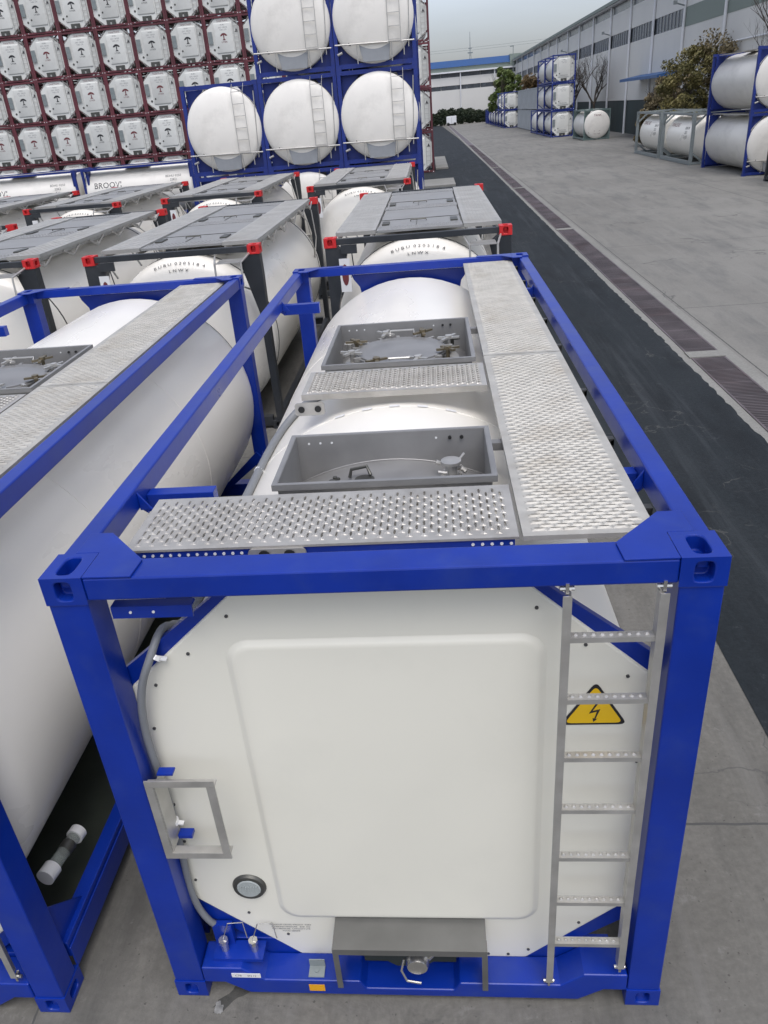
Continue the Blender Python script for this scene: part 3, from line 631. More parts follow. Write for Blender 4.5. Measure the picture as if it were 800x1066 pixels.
left = copy_tree(hero, (-2.99, -.10, 0), 'blue-framed white tank container cut by the left edge, white-capped tube on its bottom rail')
mb = MB(); a, b = Vector((.985, .47, .42)), Vector((1.035, .80, .40)); d = (b-a).normalized(); mb.tube([a+d*.05, b-d*.05], .038, 16)
tb = mb.build('document_tube', CLEARPL, left, smooth=40)
for (p, q, r) in ((a, a+d*.075, .052), (b-d*.05, b, .05)): MB().tube([p, q], r, 20).build('tube_cap', PVC, tb, smooth=40)
MB().tube([a+d*.18, a+d*.24], .042, 16).build('tube_clamp', STEELD, tb, smooth=40)

# ---------------------------------------------------------------- charcoal-framed containers with red castings
def dome(c0, r, depth, n=7):
    return [(c0+depth*(1-math.cos(math.pi/2*i/n)) if False else c0+depth*(1-math.sqrt(max(0, 1-(1-i/n)**2)))*1.0, r*(1-i/n) if i < n else .01) for i in range(n+1)]
def make_dark():
    t = empty('tank_container')
    castings(t, BLACKP, mtop=REDP, bev=.006)
    for sx in (-1, 1):
        for (fy, by) in ((.01, .16), (L0-.01, L0-.16)):
            y0, y1 = sorted((fy, by)); mb = MB()
            mb.prism([(sx*1.21, 2.473), (sx*1.04, 2.473), (sx*.93, 2.38), (sx*1.0, 2.1), (sx*1.10, 1.7), (sx*1.12, .118), (sx*1.21, .118), (sx*1.21, 1.9), (sx*1.215, 2.2)], 'y', y0, y1)
            mb.build('corner_post', BLACKP, t, bevel=.005)
    for (y0, y1) in ((.02, .09), (L0-.09, L0-.02)):
        MB().box(-1.057, 1.057, y0, y1, 2.50, 2.575).build('top_beam', BLACKP, t, bevel=.004)
        MB().box(-1.057, 1.057, y0, y1+.04, .05, .18).build('bottom_beam', BLACKP, t)
    for s in (-1, 1): MB().box(*sorted((s*1.2, s*1.12)), .178, L0-.178, .08, .2).build('bottom_rail', BLACKP, t)
    CZ, RB = 1.27, 1.19
    n = 9; prof = []
    for i in range(n+1):
        u = math.pi/2*i/n; prof.append((.14+.34*(1-math.sin(u)), max(.02, RB*math.cos(u)**.55 if i < n else .02)))
    prof = prof[::-1]; prof += [(L0-y, r) for (y, r) in prof[::-1]]
    mb = MB(); mb.lathe(prof, (0, 0, CZ), 56); mb.build('tank_barrel', WHITE, t, smooth=50)
    for y in (.62, L0-.62): MB().lathe([(y-.015, RB-.002), (y-.012, RB+.006), (y+.012, RB+.006), (y+.015, RB-.002)], (0, 0, CZ), 56).build('black_hoop', BLACK, t, smooth=30)
    # saddle arms from each post to the barrel shoulder
    for s in (-1, 1):
        for y in (.13, L0-.17):
            mb = MB(); mb.prism([(s*1.05, 1.55), (s*.8, 2.15), (s*.65, 2.30), (s*.6, 2.50), (s*.9, 2.50), (s*1.05, 2.3)], 'y', y, y+.03); 
    # roof deck
    for (x0, x1) in ((-1.10, -.56), (.62, 1.12)):
        for (a, b) in ((.42, 2.95), (2.965, 5.62)):
            mb = MB(); perf(mb, x0, x1, a, b, 2.60, .09, .06, .05, .02, 'x', margin=.03, rise=.005, flange=.05); mb.build('long_walkway', DECKST, t, recalc=False)
    for (a, b) in ((.45, .80), (2.75, 3.15), (5.15, 5.6)):
        mb = MB(); perf(mb, -.55, .61, a, b, 2.585, .055, .05, .032, .024, 'x', margin=.02, rise=.006, flange=.03); mb.build('cross_walkway', GALV, t, recalc=False)
    for (a, b) in ((.82, 2.73), (3.17, 5.13)):
        mb = MB(); mb.box(-.54, .60, a, b, 2.555, 2.58); lid = mb.build('roof_lid', GALV, t, bevel=.006)
        MB().box(-.50, -.40, a+.12, a+.42, 2.581, 2.60).build('lid_catch', STEELD, lid); MB().box(.46, .56, a+.12, a+.42, 2.581, 2.60).build('lid_catch', STEELD, lid); mb = MB(); mb.tube([(-.1, a+.35, 2.585), (-.1, a+.35, 2.61), (.12, a+.35, 2.61), (.12, a+.35, 2.585)], .01, 6); mb.build('lid_handle', STEELD, lid)
        mb = MB(); mb.box(-.53, .59, a+.66, a+.675, 2.581, 2.587); mb.box(-.02, -.01, a+.02, a+.6, 2.581, 2.587); mb.build('lid_seam', STEELD, lid)
    mb = MB()
    for x in (-1.06, -.6, .66, 1.08):
        mb.box(x-.015, x+.015, .42, 5.62, 2.50, 2.545)
    for y in (.5, 1.5, 2.5, 3.5, 4.5, 5.5):
        mb.bar((1.12, y-.3, 2.53), (1.12, y, 2.42), .02); mb.bar((1.12, y, 2.42), (1.12, y+.3, 2.53), .02); mb.box(-1.1, 1.12, y, y+.03, 2.44, 2.49)
        mb.bar((-1.1, y, 2.44), (-.98, y, 2.2), .02)
    mb.build('deck_frame', STEEL, t)
    mb = MB(); mb.tube([(1.0, 4.6, 2.5), (1.15, 4.75, 2.3), (1.19, 5.0, 1.75), (1.14, 5.3, 1.5), (1.18, 5.5, 1.9), (1.12, 5.6, 2.4)], .012, 6); mb.build('hose', STEEL, t, smooth=40)
    mb = MB(); mb.tube([(1.15, 4.2, 2.62), (1.15, 4.2, 2.75), (1.15, 5.9, 2.75)], .012, 6) if False else None
    # front step below the beam
    mb = MB(); mb.box(.68, 1.0, -.30, .015, 2.42, 2.43)
    for i in range(5): mb.lathe([(0, .012), (.005, .008)], (.74+i*.05, -.05, 2.41), 8, 'z')
    for x in (.665, 1.015): mb.tube([(x+(.06 if x > .9 else -.06), .02, 2.49), (x, -.28, 2.42), (x, -.31, 2.12), (x, .10, 2.0)], .014, 8)
    mb.build('boarding_step', STEEL, t, smooth=30)
    mb = MB(); mb.box(-1.0, -.79, -.02, .015, 2.39, 2.50); mb.tube([(-.86, -.01, 2.39), (-.85, .05, 2.10)], .008, 6); mb.build('junction_box', BLACKP, t)
    # lettering on the dome shoulder
    def on_dome(x, y, zc_=2.10):
        ang = x/1.12; rr = 1.10+y*.55
        # point on the dome: radius rr at angle ang from vertical; solve y from profile
        yy = .12
        for (a, b) in zip(prof, prof[1:]):
            if a[1] <= rr <= b[1]: yy = a[0]+(b[0]-a[0])*(rr-a[1])/(b[1]-a[1]); break
        return (rr*math.sin(ang), yy-.012, CZ+rr*math.cos(ang)+.006)
    mb = MB(); add_text(mb, 'B U B U  0 2 0 5 1 8  4', .085, lambda x, y: on_dome(x*.95, y-.02)); add_text(mb, 'L N W X', .085, lambda x, y: on_dome(x*.95, y-.17))
    mb.build('lettering', INK, t, recalc=False)
    mb = MB(); mb.box(-1.04, -.90, .0, .008, 1.9, 2.33); mb.k = 1
    mb.add([(-.97+.045*math.cos(k/12*6.283), -.002, 2.12+.14*math.sin(k/12*6.283)) for k in range(12)], [tuple(range(12))]); mb.build('placard', [STICK, REDINK], t, recalc=False)
    return t
GALV = mat('grey_lid_sheet', (0.27, 0.272, 0.268), .55, metal=.15, noise=.08, nscale=4, dirt=(.22, .2, .17), dirt_amt=.4, dscale=3)
dark = make_dark(); dark['category'] = 'tank container'; dark['group'] = 'charcoal-framed tank containers with red corners'
dark.location = (.05, 8.10, 0); dark['label'] = 'charcoal-framed tank container with red corners directly behind the nearest blue-framed one, beside the asphalt'
G2 = [((-3.25, 8.10, 0), 'charcoal-framed tank container with red corners behind the left blue-framed one, second from the asphalt'),
      ((-6.45, 8.25, 0), 'charcoal-framed tank container, third from the asphalt, one near red corner by the left edge'),
      ((-9.40, 7.60, 0), 'charcoal-framed tank container at the left edge, only its far red corner in view'),
      ((-1.43, 16.80, 0), 'charcoal-framed tank container right in front of the three-high blue stack, end lettering half hidden'),
      ((-4.95, 16.80, 0), 'charcoal-framed tank container in the further row, in front of the two-high blue column'),
      ((-8.49, 16.95, 0), 'charcoal-framed tank container in the further row, before the right side-on blue-framed tank'),
      ((-12.0, 16.85, 0), 'charcoal-framed tank container furthest left in the further row, deck meeting the left edge')]
for loc, lab in G2: copy_tree(dark, loc, lab)

# ---------------------------------------------------------------- simpler containers for the stacks
def frame_mb(rail_top=True, w=.13, diag=True, fb=0, rail_bottom=True, ends=(0, 1)):
    mb = MB()
    for sx in (-1, 1):
        for y0 in [(.0, L0-w)[e] for e in ends]:
            mb.box(*sorted((sx*HW*.998, sx*(HW-w))), y0, y0+w, .1, HT-.1)
        if rail_top: mb.box(*sorted((sx*1.21, sx*1.13)), w, L0-w, 2.47, 2.57)
        if rail_bottom: mb.box(*sorted((sx*1.21, sx*1.10)), w, L0-w, .08, .21)
    for y0 in [(.01, L0-.11)[e] for e in ends]:
        mb.box(-(HW-w), HW-w, y0+fb, y0+.1+fb, 2.46, 2.575); mb.box(-(HW-w), HW-w, y0, y0+.1, .03, .15)
    if diag:
        for s in (-1, 1):
            for yb in (.10, L0-.16):
                for (p, q) in (((1.10, 1.95), (.5, 2.48)), ((1.10, .62), (.5, .13))):
                    mb.bar((s*p[0], yb, p[1]), (s*q[0], yb, q[1]), .06, .09)
    return mb
CM = {}
def simple_castings(root, m, split=True):
    if split:
        if m.name not in CM: CM[m.name] = MB().box(-.081, .081, -.09, .09, 0, .117).mesh('corner_casting', m)
        for sx in (-1, 1):
            for y in (.088, L0-.088):
                for z in (0, HT-.118):
                    o = bpy.data.objects.new('corner_casting', CM[m.name]); COL.objects.link(o); o.parent = root; o.location = (sx*(HW-.081), y, z)
        return
    mb = MB()
    for sx in (-1, 1):
        for (y0, y1) in ((0, .178), (L0-.178, L0)):
            for (z0, z1) in ((0, .118), (HT-.118, HT-.001)):
                mb.box(*sorted((sx*HW, sx*(HW-.162))), y0-.002 if y0 == 0 else y0, y1+.002 if y1 == L0 else y1, z0, z1)
    mb.build('corner_castings', m, root)
def make_round(fm, wm, tray=True, ladder=True):
    t = empty('tank_container'); [frame_mb(diag=False, w=.115, rail_top=False, rail_bottom=False, ends=(e,)).build(('front_frame', 'rear_frame')[e], fm, t) for e in (0, 1)] if ladder else frame_mb(diag=False, w=.115).build('frame', fm, t); simple_castings(t, fm)
    for s in (-1, 1):
        for yb in (.20, L0-.25):
            MB().prism([(s*1.1, .13), (s*.45, .13), (s*1.1, .85)], 'y', yb, yb+.1).build('saddle', fm, t); MB().prism([(s*1.1, 2.46), (s*.55, 2.46), (s*1.1, 1.8)], 'y', yb, yb+.1).build('saddle', fm, t)
    CZ, RB = 1.30, 1.205
    prof = [(-.22, .02), (-.21, .35), (-.185, .62), (-.145, .86), (-.085, 1.06), (-.03, 1.16), (.01, 1.195), (.06, 1.205)]; prof += [(L0-.2, 1.205), (L0-.1, 1.1), (L0-.06, .6), (L0-.05, .02)]
    mb = MB(); mb.lathe(prof, (0, 0, CZ), 56); mb.build('tank_barrel', wm, t, smooth=50)
    mb = MB(); mb.lathe([(.035, RB), (.04, RB+.008), (.07, RB+.008), (.075, RB)], (0, 0, CZ), 56); mb.build('seal_ring', STEELD, t, smooth=30)
    mb = MB(); mb.lathe([(-.01, .055), (.02, .065)], (-.72, -.10, .66), 16); mb.build('gauge', STEELD, t)
    if ladder:
        for x in (.42, .78):
            mb = MB(); mb.tube([(x, -.24, .55), (x, -.24, 2.30), (x, .05, 2.56)], .010, 6); mb.build('ladder_rail', STEEL, t)
        for k in range(6):
            mb = MB(); mb.box(.434, .766, -.25, -.23, .65+k*.33, .667+k*.33); mb.build('ladder_rung', STEEL, t)
    if tray:
        mb = MB(); mb.tube([(-1.17, -.2, .64), (1.17, -.2, .60)], .022, 8)
        for x in (-.52, .5): mb.tube([(x, -.2, .62), (x, -.2, .12)], .015, 6)
        mb.tube([(.86, -.2, .62), (.86, -.2, .25)], .015, 6); mb.build('step_bar', STEEL, t)
        mb = MB(); mb.prism([(-.46, .60), (.46, .60), (.40, .16), (-.36, .16)], 'y', -.15, -.06); mb.build('outlet_cover', GALV2, t)
        mb = MB(); mb.tube([(1.0, -.1, .45), (1.08, -.08, 2.3)], .016, 6); mb.build('vapour_pipe', STEEL, t)
        mb = MB(); mb.tube([(-.98, -.05, .45), (-1.12, -.05, .40)], .035, 8); mb.build('hose_coupling', STEEL, t)
    mb = MB(); mb.box(-1.0, -.62, .2, 5.8, 2.50, 2.53); mb.box(.62, 1.0, .2, 5.8, 2.50, 2.53); mb.box(-.6, .6, 2.2, 3.6, 2.48, 2.50); mb.build('walkway', WALKST, t)
    return t
GALV2 = mat('grey_cover_sheet', (0.30, 0.315, 0.33), .5, metal=.2, noise=.05)
blue_r = make_round(BLUE2, WHITE2); blue_r['category'] = 'tank container'; blue_r['group'] = 'blue-framed tank containers stacked behind the charcoal ones'
BL = [(0, 'right'), (1, 'middle'), (2, 'left')]; first = True
heights = {0: 'on the ground, bottom', 1: 'in the middle', 2: 'on top'}
for c, cn in BL:
    for k in range(3 if c < 2 else 2):
        x = -1.24-2.455*c
        loc = (x, 24.0+(.06*c), k*HT)
        lab = 'round-ended white tank in blue frame, %s tier of the %s blue ladder-fronted column' % (('bottom', 'second', 'third')[k], cn)
        if first: blue_r.location = loc; blue_r['label'] = lab; first = False
        else: copy_tree(blue_r, loc, lab)
# the two-high pair by the warehouse on the right
BR = 14.55+HW
for k in range(2):
    copy_tree(blue_r, (BR, 37.05, k*HT), 'blue-framed tank container across the yard by the right edge, %s of the pair' % ('lower' if k == 0 else 'upper'), group='blue-framed pair by the warehouse')
# side-on blue framed containers in front of the maroon stack
def side_letters(root, x, z, lines, m, sz=.3, cz=1.30, rb=1.205, yc=3.0, side=-1):
    mb = MB()
    for i, s in enumerate(lines):
        def fn(a, b, i=i):
            ang = (z-cz+b-i*sz*1.15)/rb; r = rb+.006
            return (side*r*math.cos(ang), yc+(-a if side < 0 else a), cz+r*math.sin(ang))
        add_text(mb, s, sz, fn)
    return mb.build('lettering', m, root, recalc=False)
plain = make_round(BLUE2, WHITE2, tray=False, ladder=False); plain['category'] = 'tank container'; plain['group'] = 'side-on blue-framed tank containers in front of the maroon stack'
side_letters(plain, 0, 1.9, ['BDHU 0250', '22K2', 'T11'], INK, .17, yc=4.9, side=1); side_letters(plain, 0, 1.6, ['BROOVI'], INK, .42, yc=1.3, side=1)
plain.rotation_euler = (0, 0, R(-90)); plain.location = (-18.2, 41.7, 0); plain['label'] = 'side-on blue-framed white tank container below the maroon stack, the right one of two'
copy_tree(plain, (-24.6, 41.7, 0), 'side-on blue-framed white tank container below the maroon stack, the left one of two', rz=R(-90))

def make_oct(fm, emblem=None, boxed=True):
    t = empty('tank_container'); frame_mb().build('frame', fm, t); simple_castings(t, fm, False)
    mb = MB()
    for s in (-1, 1): mb.tube([(s*1.14, -.004, .06), (s*1.14, -.001, .06)], .028, 8); mb.tube([(s*.86, -.004, .11), (s*.86, -.001, .11)], .028, 8)
    mb.build('reflector', STICK, t)
    mb = MB(); mb.lathe([(.15, 1.05), (.3, 1.13), (5.75, 1.13), (5.9, 1.0)], (0, 0, 1.3), 40); mb.build('tank_barrel', WHITE2, t, smooth=50)
    mb = MB(); mb.prism(oct_pts(1.10, 2.47, .11, .62, .60, .48, .5), 'y', .07, .3); ep = mb.build('end_panel', PANEL2, t, bevel=.02)
    mb = MB(); loft(mb, [[(x, .069-d, z) for x, z in rrect(-.60+i, .60-i, .50+i, 2.2-i, .08)] for i, d in ((0, 0), (.015, .035), (.04, .045))]); mb.build('raised_cover', PANEL2, ep, smooth=50)
    MB().box(-.30, .30, -.01, .068, .13, .40).build('dark_outlet_block', STEELD, t); MB().box(-.05, .05, -.03, -.012, .14, .26).build('outlet_valve', STEEL, t)
    mb = MB(); mb.box(-1.04, -.76, -.01, .01, 1.05, 1.75); mb.build('document_holder', GREYP, t)
    for x in (.70, .98): MB().box(x-.014, x+.014, -.01, .02, .3, 2.4).build('ladder_rail', STEEL, t)
    mb = MB()
    for k in range(7): mb.box(.715, .965, -.008, .018, .45+k*.3, .47+k*.3)
    mb.build('ladder_rungs', STEEL, t)
    mb = MB(); mb.add([(.76, .066, 1.62), (.98, .066, 1.62), (.87, .066, 1.84)], [(0, 1, 2)]); mb.build('warning_mark', INK if emblem else GREYINK, ep, recalc=False)
    mb = MB(); mb.lathe([(-.01, .06), (0, .07)], (-.74, .065, .72), 12); mb.lathe([(-.01, .05), (0, .06)], (-.45, .022, .84), 12); mb.build('gauge', STEELD, ep)
    if emblem:
        mb = MB()
        # arched crown over a stem: the operator's mark
        pts = arc_pts(0, 1.36, .26, 20, 160, 12) + arc_pts(0, 1.40, .12, 150, 30, 8); mb.add([(x, .021, z) for x, z in pts], [tuple(range(len(pts)))])
        mb.add([(-.035, .0205, 1.25), (.035, .0205, 1.25), (.03, .0205, 1.60), (-.03, .0205, 1.60)], [(0, 1, 2, 3)]); mb.add([(-.11, .021, 1.22), (.11, .021, 1.22), (.06, .021, 1.28), (-.06, .021, 1.28)], [(0, 1, 2, 3)])
        add_text(mb, 'UTIER', .13, lambda x, y: (x*1.15, .0205, 1.07+y)); mb.build('emblem', emblem, ep, recalc=False)
    mb = MB(); add_text(mb, 'TANKTRANS', .13, lambda x, y: (x, .0662, 2.26+y)); mb.build('operator_lettering', REDINK if emblem else GREYINK, ep, recalc=False)
    mb = MB(); add_text(mb, 'BUBU', .11, lambda x, y: (x, .0205, 2.05+y)); add_text(mb, '22K2  GROSS', .105, lambda x, y: (x, .0205, 1.90+y)); add_text(mb, 'TARE  LTR', .105, lambda x, y: (x, .0205, 1.77+y)); mb.build('code_lettering', GREYINK, ep, recalc=False)
    if not emblem: 
        mb = MB(); add_text(mb, 'TANKLEASE', .15, lambda x, y: (x, .0204, .62+y)); mb.build('lower_lettering', GREYINK, ep, recalc=False)
    return t
maroA = make_oct(MAROON, INK); maroB = make_oct(MAROON, REDINK)
ORD = ['first', 'second', 'third', 'fourth', 'fifth', 'sixth', 'seventh', 'eighth', 'ninth', 'tenth', 'eleventh', 'twelfth', 'thirteenth']
used = {}
for r in range(5):
    for c in range(13):
        src = maroB if random.random() < .3 else maroA
        loc = (-.72-2.442*c, 55.6, r*HT)
        lab = 'octagonal tank end in maroon frame, %s tier up, %s column from the right end' % (ORD[r], ORD[c])
        if src.name not in used: used[src.name] = 1; src.location = loc; o = src
        else: o = copy_tree(src, loc)
        o['label'] = lab; o['category'] = 'tank container'; o['group'] = 'maroon-framed tank containers in the tall stack'
# blue octagonal stack on the far right
octb = make_oct(BLUE2, None); octb['category'] = 'tank container'; octb['group'] = 'blue-framed octagonal stack in the yard'
first = True
for j in range(3):
    for k in range(3 if j < 2 else 1):
        loc = (14.55, 91.0+j*6.2, k*HT); lab = 'blue-framed tank container in the three-high yard stack, %s tier, %s from the front' % (ORD[k], ORD[j])
        if j == 2: lab = 'lone low blue-framed tank container behind the three-high yard stack, beside the grey boxes'
        if first: octb.location = loc; octb['label'] = lab; first = False
        else: copy_tree(octb, loc, lab)
side_letters(octb, 0, 1.7, ['HOYER'], INK, .3)
# round pinkish-ended tank beside it
tgr = make_round(GREENGREY, WHITE2, tray=False, ladder=False); tgr['category'] = 'tank container'; tgr.location = (16.0, 79.4, 0)
tgr['label'] = 'round-ended white tank container in a green-grey frame, right of the three-high blue yard stack'
mb = MB(); add_text(mb, 'TANK', .26, lambda x, y: (x, -.17, 2.0+y)); add_text(mb, 'UN 22', .22, lambda x, y: (x, -.19, .75+y)); add_text(mb, 'LEASE', .22, lambda x, y: (x, -.16, .5+y)); mb.build('lettering', REDINK, tgr, recalc=False)
# grey open frames
def make_grey():
    t = empty('tank_container'); frame_mb(w=.16, diag=True).build('frame', GREYP, t); simple_castings(t, GREYP)
    mb = MB()
    for s in (-1, 1):
        mb.box(*sorted((s*1.215, s*1.0)), .17, L0-.17, .02, .075)
        for y in (.5, 5.5): mb.bar((s*1.15, y if y < 3 else y, 2.45), (s*1.15, (0.17 if y < 3 else L0-.17), 1.95), .05)
    mb.build('base_channel', GREYP, t)
    prof = [(.35, .02), (.36, .45), (.40, .8), (.50, 1.0), (.62, 1.09), (.8, 1.12)]; prof += [(L0-y, r) for y, r in prof[::-1]]
    mb = MB(); mb.lathe(prof, (0, 0, 1.28), 56); mb.build('tank_barrel', WHITE, t, smooth=50)
    mb = MB(); mb.box(-.9, -.45, .6, 5.4, 2.42, 2.45); mb.box(-.4, .4, 2.0, 4.0, 2.40, 2.43); mb.build('walkway', WALKST, t)
    side_letters(t, 0, 1.85, ['TANKLEASE'], REDINK, .30, cz=1.28, rb=1.12, yc=4.1); side_letters(t, 0, 1.75, ['BUBU 78', '22K2', 'T14 LTR'], INK, .20, cz=1.28, rb=1.12, yc=1.6)
    return t
g1 = make_grey(); g1['category'] = 'tank container'; g1['group'] = 'grey-framed tank containers along the yard'
g1.location = (14.45+HW, 44.9, 0); g1['label'] = 'grey-framed tank container with red side lettering, next to the blue pair'
copy_tree(g1, (14.45+HW, 51.5, 0), 'grey-framed tank container with faint red lettering, further from the blue pair')
# black framed container cut by the right edge
bk = make_round(BLACKP, WHITE2, tray=False, ladder=False); bk['category'] = 'tank container'; bk.location = (14.6+HW, 28.6, 0); bk['label'] = 'black-framed tank container cut by the right edge, only its dark rear post in view'
# grey shipping boxes
def make_box():
    t = empty('shipping_box'); mb = MB(); n = 34
    def side(sx):
        vs = []; pts = []
        for i in range(n):
            y0 = .15+i*(L0-.3)/n; p = (L0-.3)/n
            for (u, d) in ((0, 0), (.3, 0), (.45, .036), (.85, .036)): pts.append((y0+u*p, sx*(1.2-d)))
        pts.append((L0-.15, sx*1.2)); m = len(pts)
        vs = [(x, y, .15) for y, x in pts] + [(x, y, 2.47) for y, x in pts]
        mb.add(vs, [(i, i+1, m+i+1, m+i) for i in range(m-1)])
    side(-1); side(1); mb.box(-1.19, 1.19, .14, L0-.14, 2.52, 2.55); mb.build('corrugated_side', BOXG, t, recalc=False)
    MB().box(-1.06, 1.06, .05, .1, .12, 2.47).box(-1.06, 1.06, L0-.1, L0-.05, .12, 2.47).build('end_door', BOXG, t); frame_mb(diag=False).build('frame', BOXG, t); simple_castings(t, GREYP)
    mb = MB()
    for x in (-.8, -.3, .3, .8): mb.tube([(x, .03, .2), (x, .03, 2.4)], .02, 6)
    mb.build('lock_rod', STEEL, t)
    MB().box(-1.15, 1.15, .14, L0-.14, .13, .16).build('box_floor', STEELD, t)
    return t
bxx = make_box(); bxx['category'] = 'shipping container'; bxx['group'] = 'grey shipping containers stacked two high'
first = True
for j in range(4):
    for k in range(2):
        loc = (14.2+HW, 110.0+j*6.12, k*HT); lab = 'grey corrugated shipping container, %s one, %s from the near end of its row' % (('lower', 'upper')[k], ORD[j])
        if first: bxx.location = loc; bxx['label'] = lab; first = False
        else: copy_tree(bxx, loc, lab)
for j in range(6):
    copy_tree(octb, (12.3+HW, 137.0+j*6.2, 0), 'small far tank container in the low line beyond the grey boxes, %s from them' % ORD[j], group='far line of tank containers')
copy_tree(octb, (12.3+HW, 137.0, HT), 'small far tank container on the upper tier, right beyond the grey boxes', group='far line of tank containers')
copy_tree(octb, (12.3+HW, 149.4, HT), 'small far tank container on the upper tier, further left than its upper neighbour', group='far line of tank containers')
bb = make_box(); bb['category'] = 'shipping container'; bb.location = (12.2+HW, 175.2, 0); bb['label'] = 'blue box at the far end of the low line of tanks'
for ch in bb.children:
    if ch.name.split('.')[0] in ('corrugated_side', 'end_door', 'frame'): ch.data = ch.data.copy(); ch.data.materials[0] = BLUE2

# ---------------------------------------------------------------- ground
def sheet(name, poly, z, m, kind='structure'):
    mb = MB(); mb.add([(x, y, z) for x, y in poly], [tuple(range(len(poly)))]); o = mb.build(name, m, recalc=False); o['kind'] = kind; return o
sheet('ground', [(-900, -400), (900, -400), (900, 1500), (-900, 1500)], -.004, CONC)
def ragged(x0, y0, y1, step, amp):
    pts = []; y = y0
    while y < y1: pts.append((x0+random.uniform(-amp, amp), y)); y += step
    pts.append((x0, y1)); return pts
ed = ragged(4.27, -20, 60, .12, .018) + [(4.1, 110), (3.0, 200)]
sheet('asphalt_road', [(-60, 31), (2.40, 31)][::-1][:0] + [(2.41, -20)] + ed + [(-60, 200), (-60, 31), (2.41, 31)], .0, ASPH)
sheet('yard_pavement', [(5.12, -20), (200, -20), (200, 400), (5.12, 400)], .004, YARD)
sheet('drain_kerb', [(4.24, -20), (5.12, -20), (5.12, 200), (4.24, 200)], -.0022, EDGE)
MB().box(4.93, 5.13, -20, 200, -.003, .0065).build('drain_kerb', EDGE)['kind'] = 'structure'
def blob(cx, cy, rx, ry, rot, sd):
    rn = random.Random(sd); res = []
    for k in range(28):
        a = 2*math.pi*k/28; q = 1+rn.uniform(-.28, .28); u, v = rx*q*math.cos(a), ry*q*math.sin(a); res.append((cx+u*math.cos(rot)-v*math.sin(rot), cy+u*math.sin(rot)+v*math.cos(rot)))
    return res
WET = ground_mat('damp_concrete', (.05, .05, .046), (.08, .078, .07), .2); LIME = ground_mat('lime_spill', (.17, .17, .16), (.26, .26, .25), .4)
sheet('ground_stain', blob(-.90, .03, .15, .035, R(42), 1), -.0025, WET); sheet('ground_stain', blob(-.99, -.06, .02, .035, R(20), 2), -.0015, LIME)
sheet('ground_stain', blob(3.3, 6.0, .5, .05, R(75), 4), .0012, ASPHD) if False else None
dr = empty('drain_channel', (0, 0, 0)); tag(dr, 'long iron-grated drain running along the edge of the dark asphalt strip', 'drain')
MB().box(4.41, 4.93, -20, 200, -.003, .0024).build('pit_shade_sheet', PITSHADE, dr)  # flat dark strip painting the shade beneath the grating
mb = MB(); mb.box(4.40, 4.43, -20, 200, -.002, .0095); mb.box(4.91, 4.94, -20, 200, -.002, .0095)
y = -3.0
while y < 90:
    if (round((y+3)/.06)) % 10 == 0: mb.box(4.43, 4.91, y-.014, y+.014, -.001, .0092)
    else: mb.add([(4.43, y-.010, .008), (4.91, y-.010, .008), (4.91, y+.010, .008), (4.43, y+.010, .008), (4.43, y-.010, .003), (4.91, y-.010, .003)], [(0, 1, 2, 3), (4, 5, 1, 0)])
    y += .06
mb.box(4.43, 4.91, 90, 200, .0, .006); mb.build('grating', GRATE, dr)
for y in (-4.2, 10.45, 25.2, 40.0, 55.0): MB().box(4.38, 4.95, y-.16, y+.16, -.002, .022).build('cross_block', EDGE, dr, bevel=.004)
for i, (x0, x1, y0, y1) in enumerate(((-.2, 1.6, 43.9, 48.3), (.6, 1.5, 57.7, 71.8))):
    mb = MB().box(x0, x1, y0, y1, -.002, .12); o = mb.build('concrete_pad', EDGE, bevel=.01); tag(o, ('low pale concrete pad in front of the maroon stack corner', 'low pale concrete pad beyond the maroon stack corner')[i], 'concrete pad')

# ---------------------------------------------------------------- warehouse along the right
WX = 20.3; wh = empty('warehouse', (WX, 120, 0)); tag(wh, 'long pale warehouse with ribbon windows and white downpipes along the right of the yard', 'building')
def child(mb, name, m, par, **k):
    o = mb.build(name, m, None, **k); o.parent = par; o.matrix_parent_inverse = Matrix.Translation(-Vector(par.location)); return o
posts = [31, 40.4, 49.9, 59.4, 68.9, 78.1, 87, 96.2, 106.2, 115.8, 125.2, 135.3, 144.8, 154.8, 164.7, 174.7, 184.8, 195.5, 205, 215]
mb = MB().box(WX, WX+.3, 22, 216, 9.2, 11.05).box(WX, WX+.3, 69, 216, 3.02, 8.0).box(WX, WX+.3, 22, 68.9, 0, 7.9).box(WX, WX+.3, 140, 216, 0, 3.02).box(WX+.3, WX+45, 22, 216, 0, 12.0)
child(mb, 'wall', CLAD, wh)
child(MB().box(WX-.02, WX+.3, 22, 68.9, 7.9, 9.2), 'green_panel', CLADG, wh)
child(MB().box(WX-.6, WX+46, 21.5, 216.5, 12.02, 12.25).box(WX-.62, WX-.5, 21.5, 216.5, 11.95, 12.26), 'roof_edge', CLADG, wh)
child(MB().box(WX-.45, WX+.1, 22, 216, 11.85, 12.0), 'gutter', PIPEW, wh)
bays = list(zip(posts, posts[1:]))
